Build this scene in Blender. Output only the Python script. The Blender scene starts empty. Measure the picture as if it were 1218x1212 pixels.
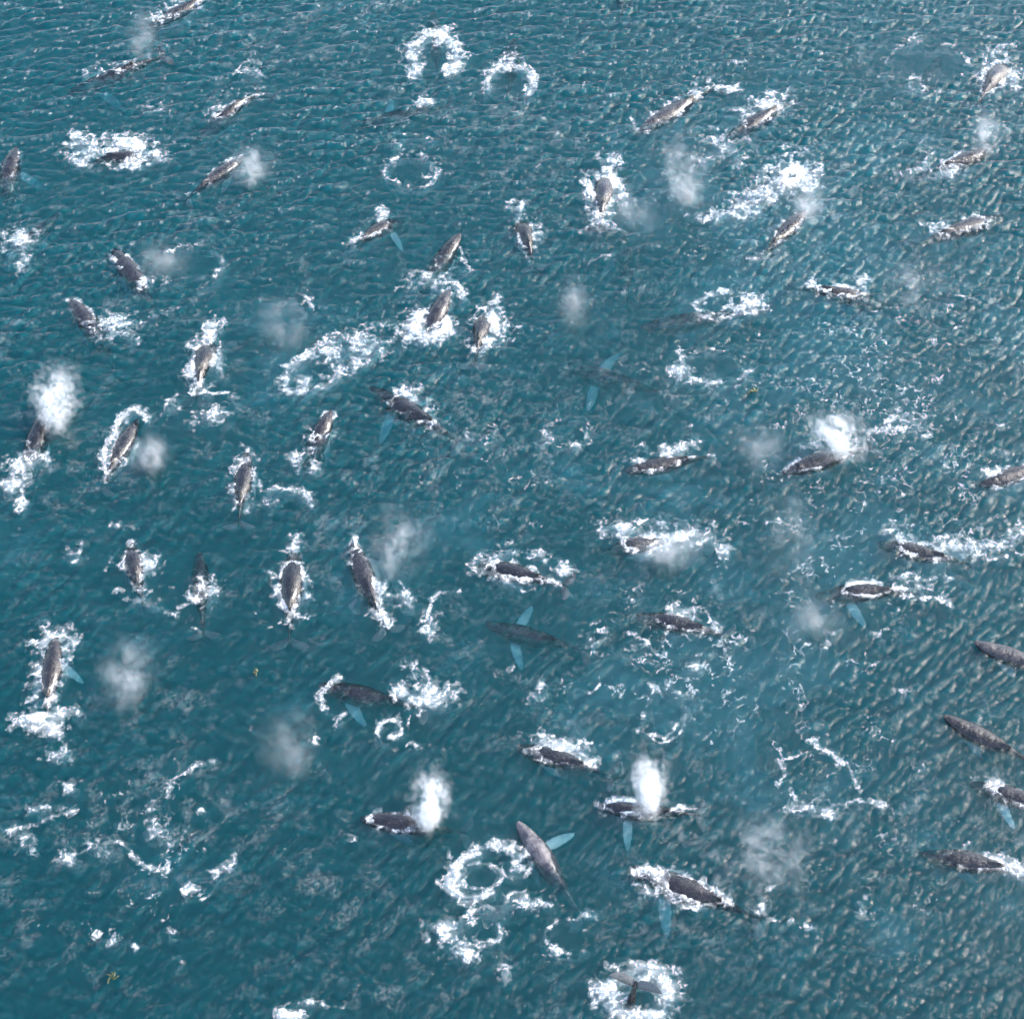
import bpy, math, random
import numpy as np

# ------------------------------------------------------------------ camera, sky, sun, exposure
sc = bpy.context.scene
col = sc.collection
R = math.radians
PITCH, CAM_H, FOC = 55.0, 141.0, 1900.0          # degrees below horizon, metres, focal length in photo pixels (photo 1218 wide)
cam = bpy.data.cameras.new('camera'); cam.sensor_width = 36.0; cam.sensor_fit = 'HORIZONTAL'
cam.lens = 36.0 * FOC / 1218.0; cam.clip_start = 1.0; cam.clip_end = 30000.0
cam_o = bpy.data.objects.new('camera', cam); col.objects.link(cam_o)
cam_o.location = (0, 0, CAM_H); cam_o.rotation_euler = (R(90 - PITCH), 0, 0)
sc.camera = cam_o

SUN_AZ, SUN_EL = 74.0, 40.0                     # azimuth from +Y clockwise (towards +X)
world = bpy.data.worlds.new('World'); sc.world = world; world.use_nodes = True
wn = world.node_tree.nodes; wl = world.node_tree.links; wn.clear()
sky = wn.new('ShaderNodeTexSky'); sky.sky_type = 'NISHITA'; sky.sun_disc = False
sky.sun_elevation = R(SUN_EL); sky.sun_rotation = R(SUN_AZ); sky.air_density = 1.0; sky.dust_density = 2.0; sky.ozone_density = 1.0
bg = wn.new('ShaderNodeBackground'); bg.inputs['Strength'].default_value = 0.15
wo = wn.new('ShaderNodeOutputWorld')
wl.new(sky.outputs[0], bg.inputs['Color']); wl.new(bg.outputs[0], wo.inputs['Surface'])

sun = bpy.data.lights.new('sun', 'SUN'); sun.energy = 1.3; sun.angle = R(22.0); sun.color = (1.0, 0.97, 0.92)
sun_o = bpy.data.objects.new('sun', sun); col.objects.link(sun_o)
sun_o.location = (60, 40, 200)
sun_o.rotation_euler = (R(90 - SUN_EL), 0, R(180 - SUN_AZ))
sc.view_settings.view_transform = 'Standard'; sc.view_settings.look = 'None'
sc.view_settings.exposure = 1.9; sc.view_settings.gamma = 1.0; sc.view_settings.use_curve_mapping = False
cy = sc.cycles
cy.max_bounces = 5; cy.diffuse_bounces = 2; cy.glossy_bounces = 3; cy.transmission_bounces = 4
cy.volume_bounces = 0; cy.transparent_max_bounces = 96
cy.use_adaptive_sampling = True; cy.adaptive_threshold = 0.06
cy.caustics_reflective = False; cy.caustics_refractive = False
cy.sample_clamp_indirect = 6.0
cy.use_denoising = True
cy.volume_step_rate = 1.0

# ------------------------------------------------------------------ helpers
SP, CP = math.sin(R(PITCH)), math.cos(R(PITCH))
def at(px, py):                                   # photo pixel -> point on the sea plane
    u = (px - 609.0) / FOC; v = (py - 606.0) / FOC
    t = CAM_H / (SP + v * CP)
    return np.array((u * t, t * (CP - v * SP)))
def to_px(X, Y):                                  # sea plane -> photo pixel (vectorised)
    dep = Y * CP + CAM_H * SP
    return 609.0 + FOC * X / dep, 606.0 + FOC * (CAM_H * CP - Y * SP) / dep

_rs = np.random.RandomState(7)
PERM = np.concatenate([_rs.permutation(4096)] * 2)
GA = _rs.rand(4096) * 2 * np.pi
GX, GY = np.cos(GA), np.sin(GA)
RX, RY = _rs.rand(4096), _rs.rand(4096)
def _hash(i, j, seed):
    return PERM[(PERM[(i + seed * 131) & 4095] + j) & 4095]
def perlin(x, y, seed=0):
    xi = np.floor(x).astype(np.int64); yi = np.floor(y).astype(np.int64)
    xf = x - xi; yf = y - yi
    u = xf * xf * xf * (xf * (xf * 6 - 15) + 10); v = yf * yf * yf * (yf * (yf * 6 - 15) + 10)
    def g(a, b):
        h = _hash(xi + a, yi + b, seed)
        return GX[h] * (xf - a) + GY[h] * (yf - b)
    return ((g(0, 0) * (1 - u) + g(1, 0) * u) * (1 - v) + (g(0, 1) * (1 - u) + g(1, 1) * u) * v) * 1.4
def fbm(x, y, oct=4, seed=0):
    s = 0; a = 1.0; n = 0
    for o in range(oct):
        s = s + a * perlin(x * 2 ** o + 17.3 * o, y * 2 ** o - 9.1 * o, seed + o); n += a; a *= .55
    return s / n
def worley_edge(x, y, seed=0):                    # F2 - F1: small on the borders between cells
    xi = np.floor(x).astype(np.int64); yi = np.floor(y).astype(np.int64)
    f1 = np.full(x.shape, 9.0); f2 = np.full(x.shape, 9.0)
    for a in (-1, 0, 1):
        for b in (-1, 0, 1):
            h = _hash(xi + a, yi + b, seed)
            d = np.hypot(xi + a + RX[h] - x, yi + b + RY[h] - y)
            f2 = np.where(d < f1, f1, np.minimum(f2, d)); f1 = np.minimum(f1, d)
    return f2 - f1
def sstep(a, b, x):
    t = np.clip((x - a) / (b - a), 0, 1); return t * t * (3 - 2 * t)

def mesh_from(name, verts, faces, mats, smooth=True):
    me = bpy.data.meshes.new(name)
    me.from_pydata(verts, [], faces) if not isinstance(faces, np.ndarray) else quads(me, verts, faces)
    for m in mats: me.materials.append(m)
    if smooth: me.polygons.foreach_set('use_smooth', np.ones(len(me.polygons), bool))
    return me
def quads(me, V, F):
    me.vertices.add(len(V)); me.vertices.foreach_set('co', np.ascontiguousarray(V, dtype=np.float32).ravel())
    me.loops.add(F.size); me.loops.foreach_set('vertex_index', np.ascontiguousarray(F, dtype=np.int32).ravel())
    me.polygons.add(len(F)); me.polygons.foreach_set('loop_start', np.arange(0, F.size, 4, dtype=np.int32))
    me.update(calc_edges=True)
def attr(me, name, data, typ='FLOAT'):
    a = me.attributes.new(name, typ, 'POINT')
    a.data.foreach_set('vector' if typ == 'FLOAT_VECTOR' else 'value', np.ascontiguousarray(data, dtype=np.float32).ravel())
def link(name, me, label=None, cat=None, group=None, kind=None, parent=None):
    o = bpy.data.objects.new(name, me); col.objects.link(o)
    if label: o['label'] = label
    if cat: o['category'] = cat
    if group: o['group'] = group
    if kind: o['kind'] = kind
    if parent: o.parent = parent
    return o
def newmat(name):
    m = bpy.data.materials.new(name); m.use_nodes = True
    n = m.node_tree.nodes; n.clear()
    return m, n, m.node_tree.links, n.new('ShaderNodeOutputMaterial')
def node(n, typ, **kw):
    x = n.new(typ)
    for k, v in kw.items():
        if k in ('operation', 'blend_type', 'data_type', 'attribute_name', 'attribute_type', 'noise_dimensions', 'feature', 'interpolation_type', 'noise_type', 'clamp', 'use_clamp'):
            setattr(x, k, v)
        else:
            x.inputs[k].default_value = v
    return x
def mathn(n, l, op, a, b=None, clamp=False):
    x = n.new('ShaderNodeMath'); x.operation = op; x.use_clamp = clamp
    for i, v in enumerate((a, b)):
        if v is None: continue
        if isinstance(v, (int, float)): x.inputs[i].default_value = v
        else: l.new(v, x.inputs[i])
    return x.outputs[0]
def maprange(n, l, v, a, b, c=0.0, d=1.0):
    x = n.new('ShaderNodeMapRange'); x.interpolation_type = 'SMOOTHSTEP'
    l.new(v, x.inputs[0])
    for i, q in enumerate((a, b, c, d)): x.inputs[i + 1].default_value = q
    return x.outputs[0]
def mapping(n, l, src, scale=(1, 1, 1), rot=(0, 0, 0), loc=(0, 0, 0)):
    x = n.new('ShaderNodeMapping'); l.new(src, x.inputs[0])
    x.inputs['Scale'].default_value = scale; x.inputs['Rotation'].default_value = rot; x.inputs['Location'].default_value = loc
    return x.outputs[0]

# ------------------------------------------------------------------ materials
SEA_BUMP = .055
SEA_SCAT = (.28, (.01, .83, .90))
SEA_ABS = (.76, (.08, .68, .75))
def mat_sea():
    m, n, l, out = newmat('sea_water')
    tc = n.new('ShaderNodeTexCoord'); P = tc.outputs['Object']
    foam_glint = node(n, 'ShaderNodeAttribute', attribute_name='foam_glint')
    nz = node(n, 'ShaderNodeTexNoise', Scale=3.8, Detail=2.0, Roughness=.65)      # ripples finer than the mesh
    l.new(mapping(n, l, P, (.7, 1.25, 1), (0, 0, R(-24))), nz.inputs['Vector'])
    bump = node(n, 'ShaderNodeBump', Strength=1.0, Distance=SEA_BUMP); l.new(nz.outputs['Fac'], bump.inputs['Height'])
    fr = node(n, 'ShaderNodeFresnel', IOR=1.33); l.new(bump.outputs[0], fr.inputs['Normal'])
    gl = node(n, 'ShaderNodeBsdfGlossy', Roughness=.33); l.new(bump.outputs[0], gl.inputs['Normal'])
    gl.inputs['Color'].default_value = (1, 1, 1, 1)
    tr = n.new('ShaderNodeBsdfTransparent')
    mx = n.new('ShaderNodeMixShader'); l.new(fr.outputs[0], mx.inputs[0]); l.new(tr.outputs[0], mx.inputs[1]); l.new(gl.outputs[0], mx.inputs[2])
    df = node(n, 'ShaderNodeBsdfDiffuse', Color=(.8, .82, .8, 1))  # old foam, plus sky reflection painted pale on the crests
    m2 = n.new('ShaderNodeMixShader'); l.new(foam_glint.outputs['Fac'], m2.inputs[0]); l.new(mx.outputs[0], m2.inputs[1]); l.new(df.outputs[0], m2.inputs[2])
    l.new(m2.outputs[0], out.inputs['Surface'])
    # the body of the water: it scatters blue-green and swallows red
    vs = node(n, 'ShaderNodeVolumeScatter', Density=SEA_SCAT[0], Anisotropy=0.0, Color=(*SEA_SCAT[1], 1))
    va = node(n, 'ShaderNodeVolumeAbsorption', Density=SEA_ABS[0], Color=(*SEA_ABS[1], 1))
    ad = n.new('ShaderNodeAddShader'); l.new(vs.outputs[0], ad.inputs[0]); l.new(va.outputs[0], ad.inputs[1])
    l.new(ad.outputs[0], out.inputs['Volume'])
    return m
def mat_foam():
    m, n, l, out = newmat('sea_foam')
    at_ = node(n, 'ShaderNodeAttribute', attribute_name='foam'); a = at_.outputs['Fac']
    df = node(n, 'ShaderNodeBsdfDiffuse', Color=(.82, .83, .82, 1))
    tr = n.new('ShaderNodeBsdfTransparent')
    mx = n.new('ShaderNodeMixShader'); l.new(a, mx.inputs[0]); l.new(tr.outputs[0], mx.inputs[1]); l.new(df.outputs[0], mx.inputs[2])
    l.new(mx.outputs[0], out.inputs['Surface'])
    return m
def mat_whale():
    m, n, l, out = newmat('whale_skin')
    rest = node(n, 'ShaderNodeAttribute', attribute_name='rest'); P = rest.outputs['Vector']
    pale = node(n, 'ShaderNodeAttribute', attribute_name='pale')
    oi = n.new('ShaderNodeObjectInfo')
    n1 = node(n, 'ShaderNodeTexNoise', Scale=1.1, Detail=5.0, Roughness=.65); l.new(P, n1.inputs['Vector'])
    n2 = node(n, 'ShaderNodeTexNoise', Scale=5.0, Detail=4.0, Roughness=.7); l.new(mapping(n, l, P, (.5, 1.6, 1)), n2.inputs['Vector'])
    mixc = n.new('ShaderNodeMix'); mixc.data_type = 'RGBA'
    l.new(maprange(n, l, n1.outputs['Fac'], .35, .68), mixc.inputs[0])
    mixc.inputs[6].default_value = (.003, .003, .004, 1); mixc.inputs[7].default_value = (.017, .015, .0155, 1)
    ml = n.new('ShaderNodeMix'); ml.data_type = 'RGBA'; ml.blend_type = 'MULTIPLY'; ml.inputs[0].default_value = 1
    l.new(mixc.outputs[2], ml.inputs[6]); l.new(oi.outputs['Color'], ml.inputs[7])
    # scars and barnacles
    vo = node(n, 'ShaderNodeTexVoronoi', Scale=3.4); l.new(P, vo.inputs['Vector'])
    spot = mathn(n, l, 'MULTIPLY', maprange(n, l, vo.outputs['Distance'], .10, .2, 1, 0), maprange(n, l, n1.outputs['Fac'], .5, .62))
    scar = mathn(n, l, 'MULTIPLY', maprange(n, l, n2.outputs['Fac'], .6, .72), .2)
    sp = mathn(n, l, 'ADD', mathn(n, l, 'MULTIPLY', spot, .55), scar, True)
    m3 = n.new('ShaderNodeMix'); m3.data_type = 'RGBA'; l.new(sp, m3.inputs[0]); l.new(ml.outputs[2], m3.inputs[6]); m3.inputs[7].default_value = (.36, .34, .31, 1)
    # white flippers, belly and underside of the flukes
    pf = mathn(n, l, 'MULTIPLY', pale.outputs['Fac'], maprange(n, l, n2.outputs['Fac'], .2, .42, .75, 1))
    m4 = n.new('ShaderNodeMix'); m4.data_type = 'RGBA'; l.new(pf, m4.inputs[0]); l.new(m3.outputs[2], m4.inputs[6]); m4.inputs[7].default_value = (.80, .81, .78, 1)
    pb = node(n, 'ShaderNodeBsdfPrincipled', Roughness=.32); pb.inputs['IOR'].default_value = 1.45; pb.inputs['Coat Weight'].default_value = .45; pb.inputs['Coat Roughness'].default_value = .10; pb.inputs['Coat IOR'].default_value = 1.5
    l.new(m4.outputs[2], pb.inputs['Base Color'])
    rg = maprange(n, l, n2.outputs['Fac'], .35, .7, .14, .36); l.new(rg, pb.inputs['Roughness'])
    bp = node(n, 'ShaderNodeBump', Strength=1.0, Distance=.10)
    l.new(mathn(n, l, 'ADD', mathn(n, l, 'ADD', mathn(n, l, 'MULTIPLY', n2.outputs['Fac'], .3), mathn(n, l, 'MULTIPLY', n1.outputs['Fac'], 2.0)), mathn(n, l, 'MULTIPLY', spot, .5)), bp.inputs['Height']); l.new(bp.outputs[0], pb.inputs['Normal'])
    l.new(pb.outputs[0], out.inputs['Surface'])
    return m
def mat_mist():
    m, n, l, out = newmat('vapour_droplets')
    at_ = node(n, 'ShaderNodeAttribute', attribute_name='veil')
    df = node(n, 'ShaderNodeBsdfDiffuse', Color=(.96, .96, .95, 1)); tl = node(n, 'ShaderNodeBsdfTranslucent', Color=(.96, .96, .95, 1))
    m1 = n.new('ShaderNodeMixShader'); m1.inputs[0].default_value = .5; l.new(df.outputs[0], m1.inputs[1]); l.new(tl.outputs[0], m1.inputs[2])
    tr = n.new('ShaderNodeBsdfTransparent'); mx = n.new('ShaderNodeMixShader')
    l.new(at_.outputs['Fac'], mx.inputs[0]); l.new(tr.outputs[0], mx.inputs[1]); l.new(m1.outputs[0], mx.inputs[2])
    l.new(mx.outputs[0], out.inputs['Surface']); return m
def mat_plain(name, c1, c2, scale=6.0, rough=.5):
    m, n, l, out = newmat(name)
    tc = n.new('ShaderNodeTexCoord')
    nz = node(n, 'ShaderNodeTexNoise', Scale=scale, Detail=4.0); l.new(tc.outputs['Object'], nz.inputs['Vector'])
    mx = n.new('ShaderNodeMix'); mx.data_type = 'RGBA'; l.new(maprange(n, l, nz.outputs['Fac'], .35, .65), mx.inputs[0])
    mx.inputs[6].default_value = (*c1, 1); mx.inputs[7].default_value = (*c2, 1)
    pb = node(n, 'ShaderNodeBsdfPrincipled', Roughness=rough); l.new(mx.outputs[2], pb.inputs['Base Color'])
    l.new(pb.outputs[0], out.inputs['Surface']); return m
M_SEA, M_FOAM, M_WHALE = mat_sea(), mat_foam(), mat_whale()
M_MIST = mat_mist()
M_BED = mat_plain('sea_bed', (.01, .012, .014), (.014, .016, .018))
M_KELP = mat_plain('kelp_blade', (.03, .045, .015), (.07, .085, .03))

# ------------------------------------------------------------------ the sea: one closed body of water with a wave surface
LX, NG = 184.0, 1472
STEP = LX / NG
X0, Y0 = -92.0, 30.0
def spectrum():
    rs = np.random.RandomState(3)
    k1 = np.fft.fftfreq(NG, STEP) * 2 * np.pi
    KX, KY = np.meshgrid(k1, k1, indexing='ij'); K = np.hypot(KX, KY); K[0, 0] = 1
    tot = np.zeros((NG, NG))
    for (ang, peak, amp, spread) in ((106, 3.8, 1.0, 24), (94, 2.2, .9, 16), (118, 2.0, .9, 16), (100, 9.0, .35, 14), (75, 1.3, .3, 6), (140, 1.3, .3, 6)):
        kp = 2 * np.pi / peak
        c = np.cos(np.arctan2(KY, KX) - R(ang))
        tot += amp * np.exp(-1.25 * (kp / K) ** 2) / K ** 3.7 * np.clip(c, 0, 1) ** spread * kp ** 2
    tot[0, 0] = 0
    tot *= np.exp(-(K * .06) ** 2)
    H = np.sqrt(tot) * (rs.randn(NG, NG) + 1j * rs.randn(NG, NG))
    h = np.fft.ifft2(H)
    s = h.real.std()
    H = H / s
    h = np.fft.ifft2(H).real
    dx = np.fft.ifft2(-1j * KX / K * H).real; dy = np.fft.ifft2(-1j * KY / K * H).real
    return h, dx, dy
HT, DXF, DYF = spectrum()
# groups of steeper and calmer water
_gx = X0 + np.arange(NG) * STEP; _gy = Y0 + np.arange(NG) * STEP
_GX, _GY = np.meshgrid(_gx, _gy, indexing='ij')
MOD = .062 * (1.0 + .9 * fbm(_GX / 24, _GY / 24, 3, 40)) * (.82 + .8 * sstep(55, 185, _GY))
_px, _py = to_px(_GX, _GY)
for (cx, cy_, rx, ry) in ((1104, 78, 48, 28), (516, 72, 20, 18), (606, 100, 20, 14), (490, 204, 28, 15), (228, 315, 30, 20), (848, 438, 38, 16), (573, 1044, 20, 13), (574, 1108, 20, 18), (672, 1115, 22, 20), (373, 440, 26, 14), (345, 1000, 1, 1)):
    MOD *= 1 - .7 * (1 - sstep(.5, 1.2, np.hypot((_px - cx) / rx, (_py - cy_) / ry)))     # slicks left by diving flukes
CHOP = .85
HT = HT * MOD; DXF = DXF * MOD * CHOP; DYF = DYF * MOD * CHOP
def grid_at(A, x, y):
    fx = np.clip((x - X0) / STEP, 0, NG - 1.001); fy = np.clip((y - Y0) / STEP, 0, NG - 1.001)
    i = fx.astype(int); j = fy.astype(int); a = fx - i; b = fy - j
    return (A[i, j] * (1 - a) + A[i + 1, j] * a) * (1 - b) + (A[i, j + 1] * (1 - a) + A[i + 1, j + 1] * a) * b
def sea_h(x, y): return grid_at(HT, x, y)
def build_sea():
    ext = np.array([.01 * 1.5 ** q for q in range(1, 23)]); ext = np.cumsum(ext)
    U = np.concatenate([(-1.08 - ext)[::-1], np.linspace(-1.08, 1.08, 740), 1.08 + ext])
    ys = [38.0]
    while ys[-1] < 198: ys.append(ys[-1] + np.interp(ys[-1], [40, 190], [.138, .25]))
    ys = np.array(ys); ey = np.cumsum(.5 * 1.5 ** np.arange(1, 22))
    ys = np.concatenate([(ys[0] - ey)[::-1], ys, ys[-1] + ey])
    n, k = len(U), len(ys)
    hwid = np.interp(ys, [38, 198], [.5 * 1218 / FOC * (38 * CP + CAM_H * SP), .5 * 1218 / FOC * (198 * CP + CAM_H * SP)])
    YY = np.broadcast_to(ys[None], (n, k)).copy(); XX = U[:, None] * hwid[None]
    e = sstep(0, 4, np.minimum.reduce([XX - X0 - 1, X0 + LX - 1 - XX, YY - 33, 205 - YY]))
    near = e > 0
    ZZ = grid_at(HT, XX, YY) * e
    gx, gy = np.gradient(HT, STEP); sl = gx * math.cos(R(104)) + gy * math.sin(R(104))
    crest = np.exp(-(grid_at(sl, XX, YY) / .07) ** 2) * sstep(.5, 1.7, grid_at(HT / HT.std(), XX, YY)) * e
    foam_glint = np.zeros_like(XX); x, y = XX[near], YY[near]
    # thin threads of old foam, in drifts, and pale sky glint painted on crests
    ca, sa = math.cos(R(32)), math.sin(R(32)); u, v = x * ca + y * sa, -x * sa + y * ca
    wx = u * .75 + .8 * fbm(x / 1.6, y / 1.6, 3, 110); wy = v * 1.15 + .8 * fbm(x / 1.6, y / 1.6, 3, 120)
    th = np.exp(-(worley_edge(wx / 1.5, wy / 1.5, 8) / .07) ** 2); th2 = np.exp(-(worley_edge(wx / .62, wy / .62, 9) / .12) ** 2)
    big = fbm(x / 24, y / 24, 3, 130); midn = fbm(x / 2.4, y / 2.4, 4, 140)
    drift = .02 + .08 * sstep(-.05, .5, big)
    thread = np.maximum(th, .6 * th2) * sstep(.0, .45, midn + .35 * big) * drift
    f1 = fbm(u / 2.0, v / .8, 3, 150); f2 = fbm(u / .9 + 40, v / .5, 3, 160)
    lines = np.maximum(np.exp(-(f1 / .024) ** 2), .8 * np.exp(-(f2 / .035) ** 2))
    streak = lines * sstep(-.05, .45, midn + .2 * big + .25 * f2) * (.05 + .12 * sstep(-.2, .5, big))
    crest_glint = crest[near] * sstep(-.2, .3, f2 + .3 * midn) * (.08 + .24 * sstep(90, 175, y))
    foam_glint[near] = np.clip(np.maximum(np.maximum(thread, streak), crest_glint), 0, .8)
    XX = XX + grid_at(DXF, XX, YY) * e; YY = YY + grid_at(DYF, XX, YY) * e
    V = np.stack([XX, YY, ZZ], -1).reshape(-1, 3)
    idx = np.arange(n * k).reshape(n, k)
    F = np.stack([idx[:-1, :-1], idx[1:, :-1], idx[1:, 1:], idx[:-1, 1:]], -1).reshape(-1, 4)
    nsurf = len(F)
    # walls and bed close the body of water
    rim = np.concatenate([idx[:-1, 0], idx[-1, :-1], idx[::-1, -1][:-1], idx[0, ::-1][:-1]])
    base = V[rim].copy(); base[:, 2] = -45.0
    b0 = len(V); nb = len(rim); r2 = np.roll(np.arange(nb), -1)
    W = np.stack([rim, b0 + np.arange(nb), b0 + r2, rim[r2]], -1)
    V = np.concatenate([V, base])
    lo = [b0 + i for i in range(n)]; hi = [b0 + 2 * (n - 1) + (k - 1) - i for i in range(n)]
    bot = [(lo[i], hi[i], hi[i + 1], lo[i + 1]) for i in range(n - 1)]
    F = np.concatenate([F, W, np.array(bot)])
    me = bpy.data.meshes.new('sea')
    quads(me, V, F); me.materials.append(M_SEA); me.materials.append(M_BED)
    mi = np.zeros(len(F), np.int32); mi[nsurf:] = 1; me.polygons.foreach_set('material_index', mi)
    attr(me, 'foam_glint', np.concatenate([foam_glint.reshape(-1), np.zeros(len(base))]))
    me.polygons.foreach_set('use_smooth', np.ones(len(me.polygons), bool))
    link('sea', me, 'blue-green sea with small wind waves', 'water', None, 'structure')
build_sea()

# ------------------------------------------------------------------ humpback whales
def prof(pts):
    p = np.array(pts); xs = np.linspace(-.05, 1.1, 461); v = np.interp(xs, p[:, 0], p[:, 1])
    ker = np.hanning(17); ker /= ker.sum()
    v = np.convolve(np.pad(v, 8, mode='edge'), ker, 'valid')
    return lambda s: np.interp(s, xs, v)
HW = prof([(0, .012), (.02, .030), (.05, .043), (.10, .058), (.15, .071), (.20, .083), (.28, .098), (.36, .104), (.45, .100), (.55, .084), (.65, .060), (.75, .038), (.85, .021), (.92, .0135), (.97, .010), (1.0, .005)])
HUP = prof([(0, .006), (.05, .019), (.10, .030), (.15, .042), (.20, .056), (.30, .072), (.45, .075), (.60, .060), (.70, .045), (.80, .031), (.90, .018), (.96, .010), (1.0, .004)])
HDN = prof([(0, .012), (.03, .038), (.08, .062), (.15, .080), (.25, .096), (.35, .100), (.50, .085), (.60, .066), (.70, .046), (.80, .030), (.90, .017), (.96, .010), (1.0, .004)])
NR_HEAD = np.array([0, .006, .014, .024, .036, .05, .065])
RINGS = np.concatenate([NR_HEAD, np.arange(.08, .245, .0165), np.linspace(.25, .32, 7), np.arange(.335, .58, .02), np.linspace(.585, .70, 12), np.arange(.72, .915, .02), np.linspace(.93, .985, 6), [.993, 1.0]])
MA = 32
def whale_rest(flip, rs):
    """rest surface in body lengths: columns s (snout 0, fluke notch 1), y (left -, right +), z up; faces; pale mask"""
    n = len(RINGS); th = np.arange(MA) / MA * 2 * np.pi      # 0 = back, rising towards the right side
    s = RINGS[:, None] + 0 * th[None]; c, si = np.cos(th)[None], np.sin(th)[None]
    hw, hu, hd = HW(s), HUP(s), HDN(s)
    y = hw * np.sign(si) * np.abs(si) ** 1.12
    z = np.where(c > 0, hu * np.sign(c) * np.abs(c) ** .95, hd * np.sign(c) * np.abs(c) ** .8)
    keel = sstep(.38, .75, s) * np.clip(c, 0, 1)
    y = y * (1 - .35 * keel)
    topm = np.clip(c, 0, 1)
    z = z + .007 * np.exp(-((s - .165) / .022) ** 2) * topm ** 6                      # splash guard in front of the blowholes
    z = z + .005 * np.exp(-((s - .09) / .06) ** 2) * topm ** 14                       # ridge down the rostrum
    # hump and hooked dorsal fin
    fin = np.interp(s, [.575, .60, .63, .655, .672, .685, .70], [0, .006, .017, .027, .026, .010, 0])
    finm = np.clip((c - .86) / .14, 0, 1)
    z = z + fin * finm; y = y * (1 - .75 * np.clip(fin / .027, 0, 1) * finm)
    s = s + .022 * np.clip(fin / .027, 0, 1) * finm
    # knobs on the upper jaw
    kn = (np.sin(s * 260) * np.sin(th[None] * 7 + s * 40)) * sstep(.16, .1, s) * sstep(.01, .03, s) * np.clip(c + .2, 0, 1)
    z = z + .0022 * kn
    V = [np.stack([s, y, z], -1).reshape(-1, 3)]
    pale = [sstep(-.3, -.75, c + 0 * s).reshape(-1) * .8]
    idx = np.arange(n * MA).reshape(n, MA)
    holes = set(); F = []; nv = n * MA
    def limb(i0, i1, j0, j1, secs, palev):
        nonlocal nv
        for i in range(i0, i1):
            for j in range(j0, j1): holes.add((i, j % MA))
        loop = [(i, j0) for i in range(i0, i1)] + [(i1, j) for j in range(j0, j1)] + [(i, j1) for i in range(i1, i0, -1)] + [(i0, j) for j in range(j1, j0, -1)]
        ci = np.array([(i - i0) / (i1 - i0) for i, j in loop]); cj = np.array([(j - j0) / (j1 - j0) for i, j in loop])
        prev = [idx[i, j % MA] for i, j in loop]; m = len(loop)
        for q, (pos, pv) in enumerate(zip(secs(ci, cj), palev)):
            V.append(pos); pale.append(np.full(m, pv)); cur = list(range(nv, nv + m)); nv += m
            for a in range(m):
                b = (a + 1) % m; F.append((prev[a], prev[b], cur[b], cur[a]))
            prev = cur
        F.append(tuple(prev))
    def flipper(sd, sweep, droop):
        sw, dr = R(sweep), R(droop + (4 if droop < 40 else 0))
        d = np.array([math.sin(sw), sd * math.cos(sw) * math.cos(dr), -math.cos(sw) * math.sin(dr)])
        ch = np.array([math.cos(sw), -sd * math.sin(sw) * math.cos(dr), math.sin(sw) * math.sin(dr)])
        up = np.array([0, sd * math.sin(dr), math.cos(dr)])
        root = np.array([.268, sd * .088, -.035])
        def secs(ci, cj):
            upper = 1 - 2 * cj
            for r in np.linspace(.07, 1, 15):
                c0 = np.interp(r, [0, .15, .35, .6, .85, .96, 1], [.078, .086, .094, .078, .050, .026, .005])
                le = .004 * math.sin(r * 34) * (1 - r * .5) - .012 * math.sin(r * 3.1)
                t = np.interp(r, [0, .3, 1], [.013, .009, .0015]) * np.sqrt(np.clip(4 * ci * (1 - ci), 0, 1)) * (1.2 - ci * .5)
                bend = .035 * r * r
                yield root + d * (r * .30) + (ch[None] * (le + bend + ci[:, None] * c0)) + up[None] * ((upper * t)[:, None])
        return secs
    def lobe(sd):
        def secs(ci, cj):
            upper = 1 - 2 * cj
            for r in np.linspace(.10, 1, 13):
                le = .934 + .078 * r ** 1.25; cc = .070 * (1 - r ** 2.2) ** .8 + .003 + .022 * math.sin(r * 3.14)
                t = (.009 * (1 - r) + .0012) * np.sqrt(np.clip(4 * ci * (1 - ci), 0, 1)) * (1.3 - .6 * ci)
                yield np.stack([le + ci * cc + .0018 * np.sin(r * 40) * ci, sd * (.008 + .165 * r) + 0 * ci, upper * t + .006 * r * r], -1)
        return secs
    f0 = int(np.argmin(abs(RINGS - .25))); f1 = int(np.argmin(abs(RINGS - .32)))
    t0 = int(np.argmin(abs(RINGS - .93))); t1 = int(np.argmin(abs(RINGS - .985)))
    pf = [.7] + [1.0] * 14
    limb(f0, f1, 9, 12, flipper(1, *flip[1]), pf)
    # the left side mirrors the columns, so the loop runs the other way round
    def mirror(secs):
        def g(ci, cj):
            yield from secs(ci, 1 - cj)
        return g
    limb(f0, f1, MA - 12, MA - 9, mirror(flipper(-1, *flip[0])), pf)
    pl = [.12] * 13
    limb(t0, t1, 7, 9, lobe(1), pl)
    limb(t0, t1, MA - 9, MA - 7, mirror(lobe(-1)), pl)
    for i in range(n - 1):
        for j in range(MA):
            if (i, j) in holes: continue
            F.append((idx[i, j], idx[i + 1, j], idx[i + 1, (j + 1) % MA], idx[i, (j + 1) % MA]))
    F.append(tuple(idx[0, ::1])); F.append(tuple(idx[-1, ::-1]))
    return np.concatenate(V), F, np.concatenate(pale)

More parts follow.
